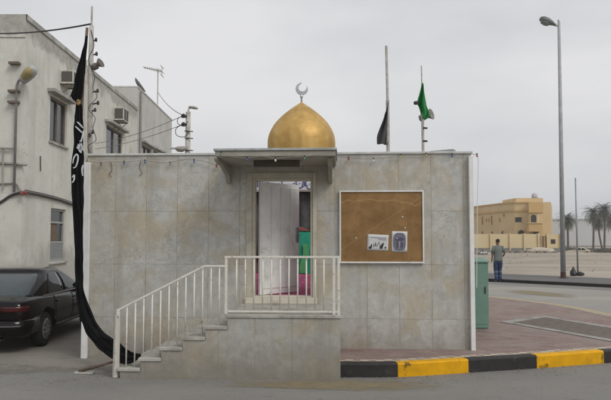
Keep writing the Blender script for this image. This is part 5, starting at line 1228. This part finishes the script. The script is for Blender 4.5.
# perimeter wall with its gate
WY = 79.5
pw = thing('perimeter_wall', 'pale yellow boundary wall on a grey block footing in front of the villa', 'wall', at(515, 250, WY).xy.to_3d())
def wbox(u0, u1, v0, v1, yo, dep, m, name):
    a, c = at(u0, v1, WY), at(u1, v0, WY); b = MB(); b.box(a.x, c.x, WY + yo, WY + yo + dep, max(a.z, -.1), c.z); return b.build(name, m, pw)
wbox(455, 539.2, 234, 249, 0, .25, M['villawall'], 'wall_panel'); wbox(546.6, 561, 234, 249, 0, .25, M['villawall'], 'wall_panel')
wbox(455, 539.2, 248, 252, -.12, .12 - .003, M['rubblegrey'], 'footing'); wbox(546.6, 561, 248, 252, -.12, .117, M['rubblegrey'], 'footing')
for u in (470, 490.5, 509.8, 524.2, 538.5, 547.2, 560.6): wbox(u - .6, u + .6, 233.4, 250.5, -.18, .5, M['villawall'], 'pillar')
wbox(539.2, 546.6, 236, 250.8, .05, .1, M['gate'], 'gate'); wbox(540.6, 541.4, 236.5, 250, .0, .045, M['villaband'], 'gate_bar'); wbox(544.4, 545.2, 236.5, 250, .0, .045, M['villaband'], 'gate_bar')
wbox(551, 555.2, 239.3, 243.6, -.05, .045, M['glassdark'], 'dark_hatch')
# rubble in front of the wall
random.seed(11)
def rubble(name, n_, fx, sz, mats, label):
    b = MB()
    for i in range(n_):
        x, y = fx(); r_ = random.uniform(*sz); bm = bmesh.new(); bmesh.ops.create_icosphere(bm, subdivisions=1, radius=r_)
        z_ = ground_z(x, y)
        mxx = Matrix.Translation((x, y, z_ + r_ * .3)) @ Matrix.Rotation(random.random() * 6, 4, 'Z')
        vv = {}
        for v in bm.verts: vv[v] = b.bm.verts.new(mxx @ Vector((v.co.x * random.uniform(.7, 1.4), v.co.y * random.uniform(.7, 1.3), v.co.z * random.uniform(.5, .9))))
        mi = random.randrange(len(mats))
        for f in bm.faces: b.bm.faces.new([vv[v] for v in f.verts]).material_index = mi
        bm.free()
    o = b.build(name, mats); tag(o, label, 'rubble', kind='stuff')
def _rx():
    u = random.uniform(462, 556); y = random.uniform(72, 79); return (u - 305.5) / FOC * y, y
rubble('rubble', 420, _rx, (.06, .24), [M['rubblegrey'], mat('tan_rubble', (.27, .22, .16), .95, .3, 1, 0), mat('dark_rubble', (.10, .09, .08), .95, .3, 1, 0)], 'grey rubble strewn along the foot of the boundary wall')
def _rd():
    u = random.gauss(482, 4.5); y = random.uniform(66, 70); return (u - 305.5) / FOC * y, y
rubble('debris_heap', 110, _rd, (.08, .26), [mat('white_debris', (.55, .54, .53), .8, .2, 1, 0), mat('black_debris', (.05, .045, .045), .8, .2, 1, 0), mat('red_debris', (.22, .10, .08), .8, .2, 1, 0), M['rubblegrey']], 'heap of white, dark and reddish debris left of the walking man')
def _rs():
    y = random.uniform(33, 75); u = random.uniform(480, 640); return (u - 305.5) / FOC * y, y
rubble('stones', 70, _rs, (.015, .06), [M['rubblegrey'], mat('sand_stone', (.24, .19, .14), .95, .3, 1, 0)], 'small stones scattered over the sand lot')

# ------------------------------------------------------------------ palms, scrub and far compound wall
M['frond'] = mat('palm_frond', (.05, .062, .03), .8, .35, 3, 0); M['dryfrond'] = mat('dry_palm_frond', (.20, .165, .105), .9, .3, 3, 0)
M['palmtrunk'] = mat('palm_trunk', (.13, .105, .08), .95, .3, 3, .5, 9)
def palm(u, vc, Y, rad, label, seed, lean=0):
    rr = random.Random(seed); top = at(u, vc, Y); gz = ground_z(top.x, Y)
    t = thing('palm_tree', label, 'palm tree', (top.x + lean, Y, gz), 0, 'date palms beyond the sand lot')
    b = MB(); base = Vector((top.x + lean, Y, gz - .1)); pts = [base.lerp(top, i / 10) + Vector((lean * -.15 * math.sin(i / 10 * math.pi), 0, 0)) for i in range(11)]
    b.tube(pts, [.26 - .007 * i + (.018 if i % 2 else 0) for i in range(11)], 10); b.build('trunk', M['palmtrunk'], t)
    b = MB()
    nf = 66
    for k in range(nf):
        az = k * 2.39996 + rr.uniform(-.2, .2); el = R(76 - 130 * (k / nf) ** .85 + rr.uniform(-8, 8)); ln = rad * rr.uniform(.85, 1.15)
        dry = k > nf * .82
        h = Vector((math.cos(az), math.sin(az), 0)); spine = []
        p = top.copy(); e = el; ns = 9
        for i in range(ns + 1):
            spine.append(p.copy()); p = p + (h * math.cos(e) + Vector((0, 0, math.sin(e)))) * (ln / ns); e -= R(9 + 5 * i / ns) * (.9 if e > -1.2 else 0)
        side = Vector((-h.y, h.x, 0))
        b.tube(spine, [.035 * (1 - .8 * i / ns) for i in range(ns + 1)], 4, 1 if dry else 0)
        nl = 22
        for j in range(2, nl):
            f = j / nl * ns; i0 = min(int(f), ns - 1); q = spine[i0].lerp(spine[i0 + 1], f - i0); td = (spine[i0 + 1] - spine[i0]).normalized()
            ll = .62 * math.sin(math.pi * (j / nl) ** .7 * .93 + .12) * rad / 2.3
            for s_ in (-1, 1):
                d = (side * s_ * .9 + td * .55 + Vector((0, 0, rr.uniform(-.35, .25)))).normalized(); w_ = td * .035
                b.face([q - w_, q + w_, q + d * ll + Vector((0, 0, -.12 * ll))], 1 if dry or rr.random() < .07 else 0)
    b.build('crown', [M['frond'], M['dryfrond']], t)
palm(567.5, 219.5, 150, 2.9, 'smaller date palm just behind the street lamp post', 1)
palm(593.5, 213.0, 165, 3.5, 'date palm with a full round crown right of the thin bare pole', 2, -.3)
palm(598, 222.5, 172, 2.5, 'shorter date palm leaning between the two tallest ones', 5, 1.0)
palm(604.5, 209.5, 165, 3.5, 'tallest date palm, its crown highest above the far wall', 3, -.3)
palm(612.5, 220, 160, 3.3, 'date palm cut by the right edge of the photo', 4, .2)
M['scrub'] = mat('dusty_scrub_leaf', (.085, .085, .055), .9, .4, .6, 0)
rr = random.Random(5); b = MB()
for i in range(9000):
    u = rr.uniform(549, 680); Y = rr.uniform(140, 150); x = (u - 305.5) / FOC * Y; hmx = .9 + .5 * noise.noise(Vector((x * .25, 0, 4)))
    if 566 < u < 574 : hmx *= 1.0
    if u < 566: hmx += 1.6 * math.exp(-((u - 558) / 4) ** 2)
    z = ground_z(x, Y) + rr.random() * max(.15, hmx); a = Vector((rr.gauss(0, 1), rr.gauss(0, 1), rr.gauss(0, 1))).normalized() * .19; c_ = a.orthogonal().normalized() * .10; p = Vector((x, Y, z))
    b.face([p - a, p + c_, p + a, p - c_])
tag(b.build('scrub', M['scrub']), 'dusty low scrub growing along the far side of the sand lot', 'scrub', kind='stuff')
M['farwall'] = mat('pale_far_wall', (.60, .595, .585), .9, .06, .1, 0)
fw0, fw1 = at(546, 221, 235), at(760, 217, 215)
t = thing('compound_wall', 'long pale windowless building wall behind the palm trees', 'wall', ((fw0.x + fw1.x) / 2, 225, -1.5))
b = MB(); zt_ = at(590, 219.5, 230).z; b.hexa([(fw0.x, 235, -1.6), (fw1.x, 215, -1.6), (fw1.x, 230, -1.6), (fw0.x, 250, -1.6), (fw0.x, 235, zt_), (fw1.x, 215, zt_), (fw1.x, 230, zt_), (fw0.x, 250, zt_)]); b.build('wall_panel', M['farwall'], t)
b = MB(); b.hexa([(fw0.x - .2, 234.7, zt_ + .005), (fw1.x + .2, 214.7, zt_ + .005), (fw1.x + .2, 230, zt_ + .005), (fw0.x - .2, 250, zt_ + .005), (fw0.x - .2, 234.7, zt_ + .4), (fw1.x + .2, 214.7, zt_ + .4), (fw1.x + .2, 230, zt_ + .4), (fw0.x - .2, 250, zt_ + .4)]); b.build('coping', M['coping'], t)

# pale hatchback on the sand + short post
cpx = at(581, 250, 104); gz = ground_z(cpx.x, 104) + .05
car('parked_car', 'small pale cream car parked on the sand in front of the palm trees', 'car', (cpx.x + 1.5, 103.2, gz), R(62), carpaint('pale_cream_paint', (.50, .46, .34)), .92, True)
pp = at(591.6, 256, 102); b = MB(); z_ = ground_z(pp.x, 102); b.tube([(pp.x, 102, z_ - .05), (pp.x + .03, 102, z_ + .55), (pp.x, 102, z_ + .95)], [.17, .20, .13], 9); tag(b.build('short_post', M['frameold']), 'short dark post on the sand just right of the cream car', 'post')

def _rk():
    k = random.randrange(len(cur) // 3); p = cur[k].lerp(cur[k + 1], random.random()); o_ = random.random() ** 2 * .5 + .02; return p.x + random.uniform(-.1, .1), p.y - o_
def rubble2(name, n_, fx, sz, mats, label, zz):
    global ground_z
    g_ = ground_z; ground_z = lambda x, y: zz; rubble(name, n_, fx, sz, mats, label); ground_z = g_
random.seed(21)
rubble2('grit', 260, _rk, (.003, .009), [M['rubblegrey'], mat('sand_grit', (.34, .29, .22), .95, .3, 1, 0)], 'fine grit and pebbles lying along the painted kerb', 0)
def _ra(): return random.uniform(-6.2, -2.4), random.uniform(8.3, 10.2)
rubble2('alley_grit', 320, _ra, (.003, .011), [M['rubblegrey'], mat('alley_grit_stone', (.30, .26, .20), .95, .3, 1, 0)], 'fine grit and pebbles on the alley ground by the corner post', 0)
hp = gnd(541, 252.5); lump('sand_heap', Vector((hp.x, hp.y, ground_z(hp.x, hp.y) - .1)), 1.5, 1.0, .42, mat('pale_sand', (.50, .44, .34), .95, .1, 2, .4, 9), 'low pale heap of sand in front of the villa gate', 'sand heap', 4)
# dust haze over the whole place
hz = MB(); hz.box(-710, 710, -310, 1510, -3.2, 12.5)
ho = hz.build('haze', [], None, local=True); ho['kind'] = 'stuff'; ho['label'] = 'thin dusty haze over the sand lot'
hm = bpy.data.materials.new('dust_haze'); hm.use_nodes = True; ht = hm.node_tree; ht.nodes.remove(ht.nodes['Principled BSDF'])
pv = ht.nodes.new('ShaderNodeVolumePrincipled'); pv.inputs['Color'].default_value = (.92, .92, .92, 1); pv.inputs['Density'].default_value = .0009; pv.inputs['Anisotropy'].default_value = .2
ht.links.new(pv.outputs[0], ht.nodes['Material Output'].inputs['Volume']); ho.data.materials.append(hm)
